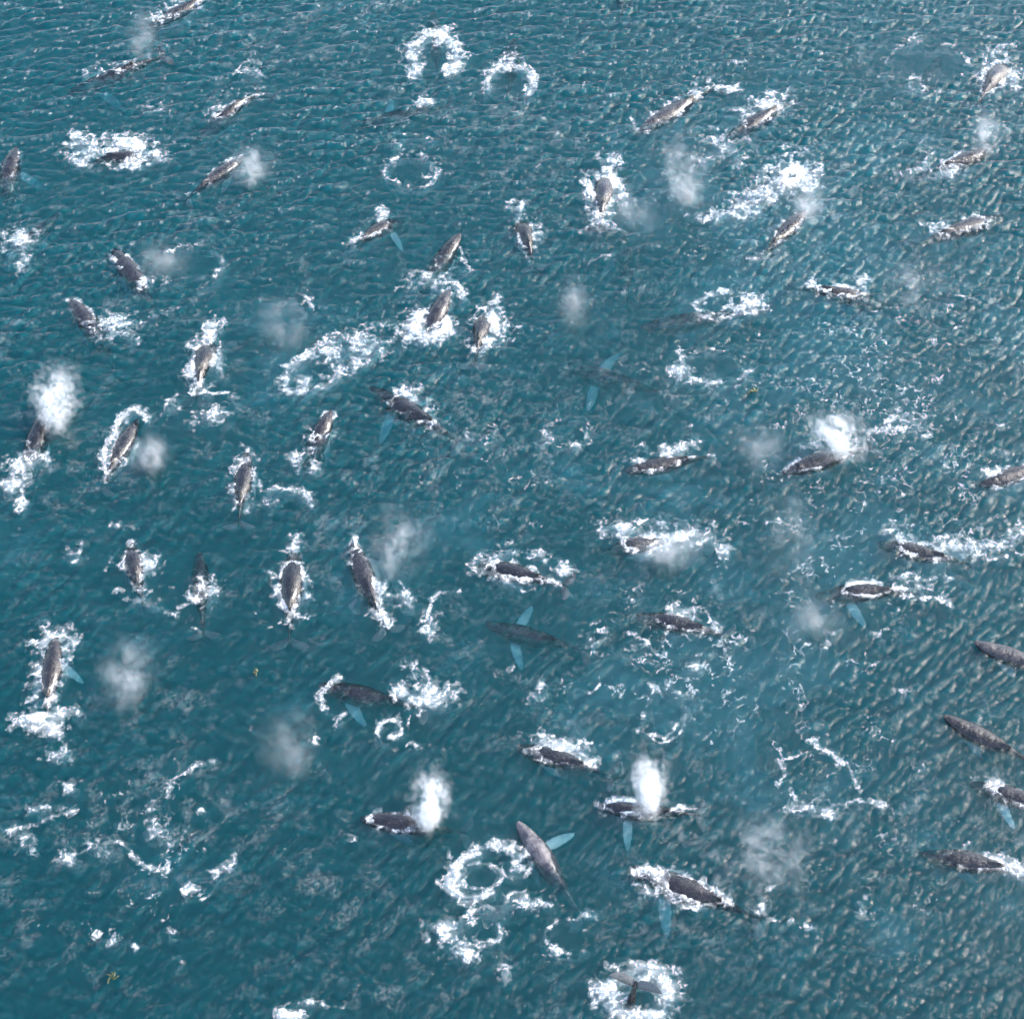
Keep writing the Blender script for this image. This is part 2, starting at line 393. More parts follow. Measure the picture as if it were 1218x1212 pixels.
POSE = {
 'back':    [(0, -1.5), (.12, -.75), (.25, .0), (.38, .42), (.52, .48), (.66, .22), (.8, -.4), (1, -1.2)],
 'full':    [(0, -.05), (.15, .35), (.3, .5), (.5, .52), (.66, .36), (.8, .05), (.9, -.2), (1, -.5)],
 'head':    [(0, .25), (.15, .55), (.3, .45), (.45, .1), (.6, -.45), (.8, -1.1), (1, -1.7)],
 'arch':    [(0, -2.8), (.15, -1.5), (.3, -.1), (.45, .65), (.58, .8), (.7, .6), (.82, .1), (.92, -.35), (1, -.7)],
 'sub':     [(0, -.55), (.3, -.30), (.5, -.30), (.8, -.7), (1, -1.0)],
 'deep':    [(0, -1.1), (.3, -.85), (.6, -.85), (1, -1.4)],
 'shallow': [(0, .12), (.15, .16), (.35, .12), (.6, -.02), (.8, -.5), (1, -1.0)],
 'low':     [(0, -.7), (.15, -.3), (.3, .08), (.5, .2), (.66, .12), (.8, -.3), (1, -.9)],
}
WHALES = {}
FOAM = []          # (label, resolution, primitives)
def whale(key, head, tail, pose, label, tone=1.0, tint=(1, 1, 1), bend=0.0, flip=((58, 72), (58, 72)), spine=None, dz=0.0, length=None, vee=0.0):
    h2, t2 = at(*head), at(*tail)
    L = length or float(np.clip(np.linalg.norm(t2 - h2), 10.0, 14.5))
    fwd = (h2 - t2) / np.linalg.norm(t2 - h2)
    rs = np.random.RandomState(sum(map(ord, key)) * 31)
    S = np.linspace(-.02, 1.08, 221)
    ker = np.hanning(31); ker /= ker.sum()
    smooth = lambda v: np.convolve(np.pad(v, 15, mode='reflect', reflect_type='odd'), ker, 'valid')
    if spine:
        sp = np.array(spine)
        fx = smooth(np.interp(S, sp[:, 0], sp[:, 1])); zc = smooth(np.interp(S, sp[:, 0], sp[:, 2])); lat = 0 * S
    else:
        p = np.array(POSE[pose] if isinstance(pose, str) else pose)
        zt = smooth(np.interp(S, p[:, 0], p[:, 1])) + dz + (-.19 if p[:, 1].max() > .3 else .10)
        zc = zt - HUP(np.clip(S, 0, 1)) * L
        slope = np.clip(np.gradient(zc, S) / L, -.95, .95)
        yaw = R(bend) * (S - .4) * 2
        step = np.sqrt(1 - slope ** 2) * L * (S[1] - S[0])
        fx = -np.cumsum(np.cos(yaw) * step); lat = np.cumsum(np.sin(yaw) * step)
        i0 = np.argmin(abs(S)); fx -= fx[i0]; lat -= lat[i0]
    C = np.stack([fx, lat, zc], -1)                     # local: x forward, y left
    T = np.gradient(C, S, axis=0); T /= np.linalg.norm(T, axis=1)[:, None]   # towards the tail
    B = np.cross(T, np.array([0, 0, 1.0])); nb = np.linalg.norm(B, axis=1)[:, None]
    B = np.where(nb > 1e-3, B / np.maximum(nb, 1e-3), np.array([[0, 1.0, 0]]))
    if spine: B = np.tile(np.array([[0, 1.0, 0]]), (len(S), 1))
    # B must point to the whale's left side (+y local for travel along +x)
    B *= np.sign(B[:, 1:2] + 1e-9)
    N = np.cross(B, T); N *= np.where(spine is not None, 1, np.sign(N[:, 2:3] + 1e-9)) if not spine else 1
    if spine and N[5, 2] < 0: N = -N
    V, F, pale = whale_rest(flip, rs)
    if vee: V[:, 2] += np.where(V[:, 0] > .9, vee * np.clip(np.abs(V[:, 1]) - .012, 0, 1), 0)
    def ip(A, s): return np.stack([np.interp(s, S, A[:, q]) for q in range(3)], -1)
    s = V[:, 0]
    limbm = (s > .2) & (s < .62) & (np.abs(V[:, 1]) > HW(s) * 1.02)
    sf = np.where(limbm, .285, s)                        # flippers hang rigidly from the shoulder
    P = ip(C, sf) - ip(B, sf) * (V[:, 1:2] * L) + ip(N, sf) * (V[:, 2:3] * L) + ip(T, sf) * ((s - sf)[:, None] * L)
    me = mesh_from('humpback_whale', P.tolist(), F, [M_WHALE])
    attr(me, 'rest', np.stack([s * L + rs.rand() * 40, V[:, 1] * L + rs.rand() * 40, V[:, 2] * L], -1), 'FLOAT_VECTOR')
    attr(me, 'pale', pale)
    o = link('humpback_whale', me, label, 'whale', 'humpback whales gathered at the sea surface')
    o.location = (h2[0], h2[1], 0); o.rotation_euler = (0, 0, math.atan2(fwd[1], fwd[0]))
    o.color = (tone * tint[0], tone * tint[1], tone * tint[2], 1)  # skin colour; on some backs sky sheen and sunlight are painted in
    # waterline outline for foam: world-space axis and half-width where the body cuts the surface
    ang = math.atan2(fwd[1], fwd[0]); ca, sa = math.cos(ang), math.sin(ang)
    ax = np.stack([h2[0] + ca * C[:, 0] - sa * C[:, 1], h2[1] + sa * C[:, 0] + ca * C[:, 1]], -1)
    Sc = np.clip(S, 0, 1); up = HUP(Sc) * L; dn = HDN(Sc) * L
    q = np.where(C[:, 2] < 0, -C[:, 2] / np.maximum(up, 1e-3), C[:, 2] / np.maximum(dn, 1e-3))
    wl = HW(Sc) * L * np.sqrt(np.clip(1 - q ** 2, 0, 1))
    WHALES[key] = dict(S=S, ax=ax, wl=wl, out=(q < 1) & (S >= 0) & (S <= 1), obj=o, L=L)
    return o
def foam(label, prims, res=.072, lift=.03, cell=1.35, group='patches of white water on the sea'):
    FOAM.append((label, prims, res, lift, cell, group))

def foam_field(X, Y, prims, g=1.0):
    PX, PY = to_px(X, Y)
    wx = 3.2 * fbm(X / 1.7, Y / 1.7, 3, 11); wy = 2.6 * fbm(X / 1.7, Y / 1.7, 3, 21)
    PX = PX + wx * 1.8 + 9 * fbm(X / 4.5, Y / 4.5, 2, 31); PY = PY + wy * 1.8 + 7 * fbm(X / 4.5, Y / 4.5, 2, 41)
    E = np.zeros_like(X)
    for p in prims:
        k = p[0]
        if k == 'e':                                    # filled ellipse: cx cy rx ry rot density
            _, cx, cy_, rx, ry, rot, d = p
            c, s_ = math.cos(R(rot)), math.sin(R(rot)); dx, dy = PX - cx, PY - cy_
            r = np.hypot((dx * c + dy * s_) / rx, (-dx * s_ + dy * c) / ry)
            e = d * (1 - sstep(.25 * g, 1.3 * g, r))
        elif k == 'r':                                  # ring or arc: cx cy rx ry rot width density a0 a1
            _, cx, cy_, rx, ry, rot, w, d, a0, a1 = p
            c, s_ = math.cos(R(rot)), math.sin(R(rot)); dx, dy = PX - cx, PY - cy_
            u, v = (dx * c + dy * s_) / rx, (-dx * s_ + dy * c) / ry
            r = np.hypot(u, v); a = np.degrees(np.arctan2(v, u)) % 360
            m = 1.0 if a1 - a0 >= 360 else sstep(0, 22, np.minimum((a - a0) % 360, 360)) * sstep(0, 22, (a1 - a) % 360) * (((a - a0) % 360) < (a1 - a0))
            e = d * (1 - sstep(.0, 1.4, np.abs(r - 1) * (rx + ry) / 2 / (w * g))) * m
        elif k == 's':                                  # stroke: points width density
            _, pts, w, d = p
            dist = np.full(X.shape, 1e9)
            for (x0, y0), (x1, y1) in zip(pts[:-1], pts[1:]):
                vx, vy = x1 - x0, y1 - y0; t = np.clip(((PX - x0) * vx + (PY - y0) * vy) / (vx * vx + vy * vy + 1e-9), 0, 1)
                dist = np.minimum(dist, np.hypot(PX - x0 - t * vx, PY - y0 - t * vy))
            e = d * (1 - sstep(.0, 1.4, dist / (w * g)))
        elif k == 'w':                                  # along a whale's waterline: key s0 s1 width(m) density [side]
            W = WHALES[p[1]]; s0, s1, w, d = p[2:6]; side = p[6] if len(p) > 6 else 0
            sel = np.where((W['S'] >= s0) & (W['S'] <= s1))[0][::5]
            best = np.full(X.shape, 1e9); sg = np.zeros_like(X)
            for i in sel:
                dd = np.hypot(X - W['ax'][i, 0], Y - W['ax'][i, 1]) - W['wl'][i]
                if side:
                    tx, ty = W['ax'][min(i + 3, 220)] - W['ax'][max(i - 3, 0)]
                    cr = tx * (Y - W['ax'][i, 1]) - ty * (X - W['ax'][i, 0])
                    sg = np.where(dd < best, np.sign(cr), sg)
                best = np.minimum(best, dd)
            e = d * (1 - sstep(.0, 1.7, best / (w * g))) * np.clip(.80 + 1.3 * fbm(X / 2.0, Y / 2.0, 3, 95), .12, 1.15)
            if side: e = np.where(sg * side > 0, e, e * .45)
        E = np.maximum(E, e)
    return E
def foam_bounds(prims):
    xs, ys = [], []
    for p in prims:
        if p[0] == 'e' or p[0] == 'r':
            m = max(p[3], p[4]) * 1.6 + 16 + (p[6] if p[0] == 'r' else 0); pts = [(p[1] - m, p[2] - m), (p[1] + m, p[2] - m), (p[1] - m, p[2] + m), (p[1] + m, p[2] + m)]
        elif p[0] == 's':
            m = p[2] * 2 + 14; pts = [(x + a, y + b) for x, y in p[1] for a in (-m, m) for b in (-m, m)]
        else:
            W = WHALES[p[1]]; sel = (W['S'] >= p[2]) & (W['S'] <= p[3]); A = W['ax'][sel]; m = 2.6 + 2 * p[4]
            xs += [A[:, 0].min() - m, A[:, 0].max() + m]; ys += [A[:, 1].min() - m, A[:, 1].max() + m]; continue
        for q in pts:
            g = at(*q); xs.append(g[0]); ys.append(g[1])
    return min(xs), max(xs), min(ys), max(ys)
HALO = []
def build_foam():
    for n, (label, prims, res, lift, cell, group) in enumerate(FOAM):
        x0, x1, y0, y1 = foam_bounds(prims)
        nx, ny = int((x1 - x0) / res) + 2, int((y1 - y0) / res) + 2
        X, Y = np.meshgrid(x0 + np.arange(nx) * res, y0 + np.arange(ny) * res, indexing='ij')
        E = foam_field(X, Y, prims)
        E = np.maximum(E, np.minimum(foam_field(X, Y, prims, 1.75) * .72, .62))       # torn lace around the white water
        wx = X + .55 * fbm(X / .9, Y / .9, 4, 50); wy = Y + .55 * fbm(X / .9, Y / .9, 4, 60)
        clump = fbm(X / 2.3, Y / 2.3, 3, 90)
        E = E * np.clip(.90 + 1.0 * clump, .2, 1.2) + .38 * sstep(.85, 1.1, E)
        e1 = worley_edge(wx / cell, wy / cell, 3); e2 = worley_edge(wx / cell * 1.9, wy / cell * 1.9, 5)
        nz = fbm(X / 1.1, Y / 1.1, 5, 70); nf = fbm(X / .30, Y / .30, 3, 80)
        r1 = fbm(wx / 1.7, wy / 1.7, 4, 101)
        lace = np.maximum(np.exp(-(e1 / .13) ** 2), .75 * np.exp(-(e2 / .17) ** 2) * sstep(.45, .8, E))
        fil = np.exp(-(r1 / .05) ** 2)
        net = np.maximum(lace * sstep(-.3, .15, nz + .4 * r1), fil) * np.clip(.75 + .9 * nf, .25, 1)
        gate = sstep(.25, .75, E + .55 * nz)
        body = sstep(.98, 1.5, E + .65 * nz + .5 * nf)
        A = np.maximum(body, .95 * net * gate)
        A = np.maximum(A, .32 * sstep(.3, 1.1, E + .45 * nz))                # pale aerated water between the threads
        A = A * sstep(.03, .18, E)
        thick = sstep(.8, 1.2, E)
        for W in WHALES.values():
            sel = np.where(W['out'])[0][::6]
            if len(sel) == 0 or W['ax'][sel, 0].max() < x0 - 2 or W['ax'][sel, 0].min() > x1 + 2 or W['ax'][sel, 1].max() < y0 - 2 or W['ax'][sel, 1].min() > y1 + 2: continue
            best = np.full(X.shape, 9.0)
            for q in sel: best = np.minimum(best, np.hypot(X - W['ax'][q, 0], Y - W['ax'][q, 1]) - W['wl'][q])
            thick = thick * sstep(-.1, .5, best)
        Z = sea_h(X, Y) + lift + A * .03 + thick * (.03 + .16 * np.clip(.5 + nz, 0, 1.2))
        HALO.append((x0, x1, y0, y1, prims))
        keepv = A > .03
        kf = keepv[:-1, :-1] | keepv[1:, :-1] | keepv[1:, 1:] | keepv[:-1, 1:]
        idx = np.arange(nx * ny).reshape(nx, ny)
        F = np.stack([idx[:-1, :-1], idx[1:, :-1], idx[1:, 1:], idx[:-1, 1:]], -1)[kf]
        if len(F) == 0: continue
        used, inv = np.unique(F.ravel(), return_inverse=True)
        V = np.stack([X, Y, Z], -1).reshape(-1, 3)[used]
        cen = np.array([V[:, 0].mean(), V[:, 1].mean(), 0]); V = V - cen
        me = mesh_from('froth', V, inv.reshape(-1, 4).astype(np.int32), [M_FOAM])
        attr(me, 'foam', A.ravel()[used])
        o = link('foam_patch', None, label, 'foam', group); o.location = cen
        link('froth', me, None, None, None, 'stuff', o)

def bubble_veil():
    """fine bubbles hanging below the surface in drifts, where many whales have churned the water"""
    x, y = np.meshgrid(np.arange(-84, 84.1, .6), np.arange(40, 196.1, .6), indexing='ij')
    px, py = to_px(x, y)
    n1 = fbm(x / 11, y / 9, 4, 210); n2 = fbm(x / 3, y / 2.4, 3, 220)
    w = .35
    for cx, cy_, r, k in ((1040, 420, 260, .5), (900, 240, 160, .5), (820, 800, 160, .5), (980, 760, 180, .35), (560, 590, 160, .25), (330, 400, 90, .45), (450, 690, 90, .3), (60, 640, 100, .3), (1100, 1090, 160, .3), (180, 960, 110, .25)):
        w = w + k * np.exp(-((px - cx) ** 2 + (py - cy_) ** 2) / r ** 2)
    A = .46 * sstep(.0, .75, n1 + .25 * n2 + w - .45)
    Z = -1.9 + .4 * n2
    for (x0, x1, y0, y1, prims) in HALO:
        sel = (x > x0 - 3) & (x < x1 + 3) & (y > y0 - 3) & (y < y1 + 3)
        if not sel.any(): continue
        E = np.clip(foam_field(x[sel], y[sel], [p for p in prims if p[0] != 's']), 0, 1)
        A[sel] = np.maximum(A[sel], .5 * E); Z[sel] = np.maximum(Z[sel], -1.9 + 1.3 * sstep(.05, .5, E))
    n, k = x.shape; idx = np.arange(n * k).reshape(n, k)
    F = np.stack([idx[:-1, :-1], idx[1:, :-1], idx[1:, 1:], idx[:-1, 1:]], -1)
    kv = A > .02; F = F[kv[:-1, :-1] | kv[1:, :-1] | kv[1:, 1:] | kv[:-1, 1:]]
    used, inv = np.unique(F.ravel(), return_inverse=True)
    V = np.stack([x, y, Z], -1).reshape(-1, 3)[used]
    me = mesh_from('bubble_veil', V, inv.reshape(-1, 4).astype(np.int32), [M_FOAM]); attr(me, 'foam', A.ravel()[used])
    link('bubble_veil', me, 'pale turquoise drifts of fine bubbles under the sea surface', 'bubbles', None, 'stuff')
def foam_threads():
    """thin threads of old foam drifting between the whales"""
    tile, res = 8.0, .08
    spots = ((1060, 400, 150, .5), (1040, 470, 120, .5), (900, 560, 130, .35), (980, 720, 150, .5), (820, 800, 110, .6), (1130, 640, 120, .4), (1000, 900, 110, .45), (720, 780, 90, .4), (500, 570, 130, .4),
             (150, 960, 110, .55), (240, 1040, 90, .45), (120, 1110, 90, .35), (620, 1110, 120, .5), (420, 900, 80, .3), (940, 1090, 130, .4), (1120, 1080, 140, .35), (830, 330, 120, .35), (420, 340, 120, .35), (90, 600, 90, .45),
             (200, 480, 90, .3), (660, 600, 120, .3), (860, 180, 90, .4), (280, 740, 110, .3), (640, 520, 80, .4), (1170, 560, 80, .4), (300, 90, 60, .35), (760, 450, 70, .3))
    VV, FF, AA = [], [], []; off = 0
    for tx in np.arange(-80, 80, tile):
        for ty in np.arange(40, 192, tile):
            cpx, cpy = to_px(tx + tile / 2, ty + tile / 2)
            if not (-70 < cpx < 1290 and -70 < cpy < 1290): continue
            n = int(tile / res) + 1
            X, Y = np.meshgrid(tx + np.arange(n) * res, ty + np.arange(n) * res, indexing='ij')
            px, py = to_px(X, Y); w = 0 * X
            for cx, cy_, r, k in spots: w = w + k * np.exp(-((px - cx) ** 2 + (py - cy_) ** 2) / r ** 2)
            if w.max() < .12: continue
            wx = X + .9 * fbm(X / 1.6, Y / 1.6, 3, 310); wy = Y + .9 * fbm(X / 1.6, Y / 1.6, 3, 320)
            r1 = fbm(wx / 2.2, wy / 1.8, 4, 330); g = fbm(X / 3.4, Y / 2.8, 4, 340); g2 = fbm(X / .6, Y / .6, 3, 350)
            line = np.maximum(np.exp(-(r1 / .028) ** 2), .7 * np.exp(-(worley_edge(wx / 2.0, wy / 1.7, 12) / .05) ** 2))
            A = .6 * line * sstep(.5, 1.05, .8 * w + 1.0 * g + .35 * g2) * np.clip(.7 + g2, .15, 1)
            A = np.where(A > .12, A, 0)
            kv = A > 0; kf = kv[:-1, :-1] | kv[1:, :-1] | kv[1:, 1:] | kv[:-1, 1:]
            if not kf.any(): continue
            idx = np.arange(n * n).reshape(n, n)
            F = np.stack([idx[:-1, :-1], idx[1:, :-1], idx[1:, 1:], idx[:-1, 1:]], -1)[kf]
            used, inv = np.unique(F.ravel(), return_inverse=True)
            VV.append(np.stack([X, Y, sea_h(X, Y) + .022], -1).reshape(-1, 3)[used]); AA.append(A.ravel()[used]); FF.append(inv.reshape(-1, 4) + off); off += len(used)
    me = mesh_from('foam_threads', np.concatenate(VV), np.concatenate(FF).astype(np.int32), [M_FOAM]); attr(me, 'foam', np.concatenate(AA))
    link('foam_threads', me, 'thin white threads of old foam drifting between the whales', 'foam', None, 'stuff')
def blow(label, px, py, rx, ry, rz, dens, z=None, tilt=0, group='clouds of vapour blown by whales'):
    """vapour cloud of fine droplet flecks: centre pixel, radii in metres across, along and up"""
    zc = z if z is not None else rz + .3
    g = at(px, py); gx, gy = g[0] * (1 - zc / CAM_H), g[1] * (1 - zc / CAM_H)
    rs = np.random.RandomState(int(px * 7 + py * 13) % 99991)
    num, al, size = {'thick': (2200, .17, .36), 'mid': (800, .040, .62), 'thin': (420, .016, .95)}[dens]
    # flecks gather along a leaning plume: narrow at the blowhole, wide and torn on top
    n0 = num * 4; t = rs.beta(1.6, 1.4, n0) if dens != 'thin' else rs.beta(2, 2, n0)
    wdt = ((.24 if dens == 'thick' else .42) + .34 * t) if dens != 'thin' else .5 + 0 * t
    off = rs.randn(n0, 2) * wdt[:, None] * np.array([1, .75])
    p = np.stack([off[:, 0], off[:, 1] + (t - .5) * 1.1, (t * 2 - 1) * .95 + rs.randn(n0) * .1], -1)
    ph = rs.rand(3) * 50
    dn = .52 + 1.2 * fbm(p[:, 0] * 2.4 + .4 * p[:, 2] + ph[0], p[:, 1] * .8 + p[:, 2] * .5 + ph[1], 4, 33)
    p = p[(rs.rand(n0) < np.clip(dn, 0, 1) ** 1.4) & (p[:, 2] > -1.05)][:num]
    num = len(p); r = np.linalg.norm(p, axis=1)
    P = p * np.array([rx, ry, rz]); P[:, 0] += (p[:, 2] + .2) * rz * math.tan(R(tilt))
    a1 = rs.randn(num, 3); a1 /= np.linalg.norm(a1, axis=1)[:, None]
    a2 = np.cross(a1, rs.randn(num, 3)); a2 /= np.linalg.norm(a2, axis=1)[:, None]
    sz = size * (.5 + rs.rand(num)) * (.8 + .5 * np.clip(r, 0, 1))
    ang = np.arange(6) / 6 * 2 * np.pi
    rim = P[:, None] + (a1[:, None] * np.cos(ang)[None, :, None] + a2[:, None] * np.sin(ang)[None, :, None]) * sz[:, None, None]
    V = np.concatenate([P[:, None], rim], 1).reshape(-1, 3)
    b = np.arange(num)[:, None, None] * 7; k = np.array([[0, 1, 2, 3], [0, 3, 4, 5], [0, 5, 6, 1]])[None]
    F = (b + k).reshape(-1, 4).astype(np.int32)
    me = mesh_from('droplets', V, F, [M_MIST])
    al = al * (.15 + 1.0 * np.exp(-1.3 * np.linalg.norm(p, axis=1) ** 2))
    attr(me, 'veil', np.concatenate([al[:, None] * (.7 + .6 * rs.rand(num, 1)), np.zeros((num, 6))], 1))
    o = link('whale_blow', None, label, 'vapour', group); o.location = (gx, gy, zc)
    link('droplets', me, None, None, None, 'stuff', o)
    return o
# ------------------------------------------------------------------ the whales, their white water and their blows
FL = lambda l, r: (l, r)
HID = (58, 74)
# -- far group
whale('A', (176, 28), (262, -12), 'low', 'dark whale cutting through broken foam, faint thread of mist beside it', 1.0)
foam('broken white foam round the dark whale with the faint mist thread', [('w', 'A', .15, .8, .9, .85), ('e', 190, 18, 16, 8, -25, .75), ('e', 213, 6, 12, 9, -20, .95)])
whale('B', (78, 104), (196, 64), [(0, -.5), (.2, -.3), (.4, .05), (.55, .35), (.68, .35), (.8, .2), (.9, .1), (1, .0)], 'long whale with narrow arched tail stock showing and head under water', 1.0, flip=(((25, 15)), HID))
foam('foam streaks along the long whale with the narrow tail stock', [('w', 'B', .35, .95, .6, .72), ('e', 112, 84, 24, 8, -15, .5)])
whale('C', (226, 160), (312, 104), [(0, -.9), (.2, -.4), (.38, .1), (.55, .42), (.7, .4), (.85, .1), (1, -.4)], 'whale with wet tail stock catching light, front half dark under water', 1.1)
foam('small foam fringe on the flank of the whale with the wet tail stock', [('w', 'C', .35, .8, .55, .75), ('e', 255, 130, 12, 8, -30, .62), ('e', 305, 112, 16, 5, -10, .45)])
foam('loose foam threads forming a hook behind the wet-tailed whale', [('s', [(300, 62), (288, 75), (282, 88)], 6, .58), ('e', 300, 84, 22, 10, 0, .5)])
whale('D', (192, 180), (88, 190), 'arch', 'diving whale almost buried in a thick white splash, dark back edge showing', 1.0, dz=-.2)
foam('thick white double splash over the diving whale', [('e', 158, 172, 32, 11, 8, 1.15), ('e', 160, 192, 28, 8, -8, 1.05), ('e', 186, 181, 7, 9, 0, 1.1), ('e', 108, 176, 28, 12, 5, .85), ('e', 92, 165, 14, 14, 0, .68), ('e', 92, 190, 18, 7, 15, .78)])
foam('short foam streak between the long whale and the thick double splash', [('e', 183, 126, 20, 7, 5, .62)])
whale('E', (19, 175), (2, 262), 'head', 'whale with pointed head rising steeply, pale flipper beside it', .9, bend=-12, flip=(HID, (20, 20)))
foam('faint foam rim under the head rising beside a pale flipper', [('w', 'E', .1, .45, .35, .5)])
whale('F', (289, 185), (228, 228), 'full', 'pale lit whale lying whole at the surface beside a small puff of vapour', 1.5, tint=(1.1, 1.05, 1))  # its sunlit look is put into tone and warm tint
foam('white fringe along both flanks of the pale lit whale', [('w', 'F', .05, .9, .55, .85, -1)])
blow('small round puff of vapour at the head of the pale lit whale', 298, 198, 2.1, 2.4, 1.6, 'mid')
whale('G', (66, 250), (8, 300), 'deep', 'dark whale shape sliding under beside a broad clump of foam', 1.0, dz=.3)
foam('broad clump of foam with a tail of spots left by the sinking dark whale', [('e', 22, 283, 22, 15, -30, .92), ('e', 42, 275, 10, 8, 0, .6), ('e', 26, 312, 8, 14, 10, .66), ('e', 10, 300, 10, 8, 0, .6)])
whale('H', (134, 294), (188, 366), [(0, -.1), (.1, .35), (.25, .55), (.4, .6), (.55, .4), (.7, -.1), (.85, -.6), (1, -1.1)], 'broad purplish dark whale with a white-rimmed head and cross-ridge', 1.15, tint=(1.1, .95, 1.0))
foam('white rim round the broad purplish whale', [('w', 'H', .0, .2, .5, 1.0), ('w', 'H', .2, .55, .35, .75), ('e', 166, 338, 11, 9, 20, .98)])
foam('thin lacy ring of foam around smooth water beside the purplish whale', [('r', 228, 315, 36, 24, 0, 6, .52, 200, 460), ('e', 200, 332, 24, 8, -10, .45)], cell=.6)
blow('wispy haze drifting over smooth water beside the purplish whale', 194, 308, 2.8, 2.6, 1.4, 'thin')
whale('I', (84, 356), (140, 436), 'head', 'mottled grey whale with raised head and foam streaming off one side', 2.0, bend=8)
foam('lacy foam streaming sideways from the mottled grey whale', [('w', 'I', .0, .45, .4, .68), ('e', 133, 385, 26, 16, -20, .74), ('e', 150, 395, 12, 10, 0, .62), ('s', [(160, 388), (185, 375), (215, 370)], 8, .5)])
whale('J', (251, 381), (231, 478), 'arch', 'sleek dark whale arching in an oval collar of foam, tail stock tapering', 1.0, length=12.5)
foam('oval white collar round the sleek arching dark whale', [('w', 'J', .18, .88, .95, 1.0), ('e', 254, 386, 12, 12, 0, .82), ('e', 262, 420, 8, 30, 0, .7), ('e', 230, 440, 8, 20, 0, .85)])
foam('lacy swirl stirred by the flukes of the sleek arching whale', [('r', 238, 478, 40, 12, 0, 7, .6, 170, 380), ('e', 250, 492, 34, 12, -15, .55), ('e', 205, 482, 14, 12, 0, .55)])
whale('K', (54, 488), (14, 596), 'head', 'dark whale exhaling a tall dense white column over its back', .9)
blow('tall dense white column of vapour over a dark whale', 66, 478, 2.5, 3.6, 2.4, 'thick')
foam('foam trailing behind the whale with the tall dense vapour column', [('w', 'K', .35, .6, .5, .7), ('e', 32, 552, 28, 14, -15, .72), ('e', 14, 575, 20, 8, -10, .95), ('e', 26, 597, 7, 13, 15, .95), ('e', 50, 545, 10, 12, 0, .6)])
whale('L', (163, 497), (129, 560), 'full', 'speckled olive-grey whale at full length with foam swept along both flanks', 2.0, tint=(1.05, 1.05, .95))
foam('two white foam arms sweeping back round the speckled olive-grey whale', [('r', 160, 505, 18, 16, -20, 5, .95, 190, 380), ('s', [(143, 500), (133, 520), (127, 545), (124, 556)], 6, .9), ('w', 'L', .3, .95, .5, .85), ('e', 136, 553, 14, 8, -30, .95)])
blow('small low puff beside the speckled olive-grey whale', 178, 541, 1.7, 1.8, 1.2, 'mid')
whale('M', (293, 533), (284, 612), 'low', 'dark whale half veiled by frothy white patches on its back', .9, dz=.1)
foam('frothy patches veiling the back of a dark whale', [('w', 'M', .05, .8, .9, .72), ('e', 294, 545, 12, 14, 0, .72), ('e', 284, 560, 8, 12, 0, .8), ('e', 296, 590, 12, 14, 0, .55)])
whale('N', (394, 488), (346, 580), 'head', 'whale lunging with narrow snout out and brown-grey back', 1.35, tint=(1.1, 1, .95))
foam('broken foam round the waist of the lunging narrow-snouted whale', [('w', 'N', .3, .6, .7, .75), ('e', 350, 545, 12, 8, 0, .75), ('e', 368, 556, 16, 10, 0, .62), ('w', 'N', .0, .12, .3, .8)])
foam('curled foam crescent behind the lunging narrow-snouted whale', [('r', 342, 596, 26, 14, 10, 7, .82, 180, 370), ('e', 322, 598, 14, 8, 0, .5)])
foam('wide sheet of lacy foam with round holes, no whale in it', [('r', 373, 440, 34, 20, -20, 8, .82, 0, 360), ('e', 432, 412, 40, 24, -20, .68), ('e', 395, 405, 24, 10, -25, .62), ('e', 362, 455, 22, 8, -10, .75), ('r', 410, 430, 20, 14, 0, 6, .66, 0, 360)], cell=.9)
whale('O', (440, 458), (548, 522), [(0, -.5), (.2, -.15), (.4, .2), (.55, .25), (.7, .05), (.85, -.4), (1, -1.0)], 'dark whale with foam heaped on its back and bright turquoise flippers', .8, flip=((15, 14), (35, 22)))
foam('heaped foam along the dark whale with turquoise flippers', [('w', 'O', .25, .75, .5, .66), ('e', 484, 470, 14, 12, 20, .95), ('e', 507, 488, 20, 12, 35, .72), ('e', 500, 500, 10, 8, 0, .7)])
foam('thin foam streaks trailing off the tail of the turquoise-flippered dark whale', [('e', 562, 520, 24, 8, 5, .5), ('e', 590, 520, 20, 5, -5, .48)])
whale('P', (547, 279), (488, 352), [(0, .1), (.15, .25), (.3, .1), (.5, -.3), (.8, -.9), (1, -1.4)], 'dark brownish whale pushing up just under the surface ahead of lacy foam', .85, tint=(1.15, 1, .95))
foam('lacy foam left behind the dark brownish rising whale', [('e', 503, 328, 24, 12, -10, .62), ('e', 525, 322, 10, 7, 0, .66), ('e', 488, 342, 16, 8, 0, .5)])
whale('Q', (534, 346), (492, 424), [(0, .4), (.12, .75), (.28, .9), (.42, .6), (.6, -.3), (.8, -1.3), (1, -2.0)], 'grey whale breaching through a round solid white splash', 2.3)
foam('round solid white splash around the grey breaching whale', [('r', 510, 386, 21, 14, 0, 11, 1.2, 0, 360), ('r', 530, 352, 20, 15, 0, 6, .9, 190, 400), ('w', 'Q', .0, .35, .5, .8)])
whale('R', (580, 354), (566, 420), 'arch', 'small dark whale back standing in lopsided white water', .9, length=11.0)
foam('lopsided heap of white water beside the small dark back', [('e', 586, 385, 18, 22, 0, 1.05), ('w', 'R', .2, .85, .6, .9), ('e', 590, 358, 7, 10, 20, .95), ('e', 578, 405, 20, 9, 0, 1.15)])
whale('S', (484, 250), (404, 298), 'back', 'yellowish lit whale with a foam line along its tail and one flipper', 2.0, tint=(1.15, 1.1, .85), flip=(HID, (10, 10)))  # yellowish light painted in through tone and tint
foam('foam lines along the yellowish lit whale', [('w', 'S', .3, .95, .5, .88), ('e', 455, 254, 12, 6, -30, .9)])
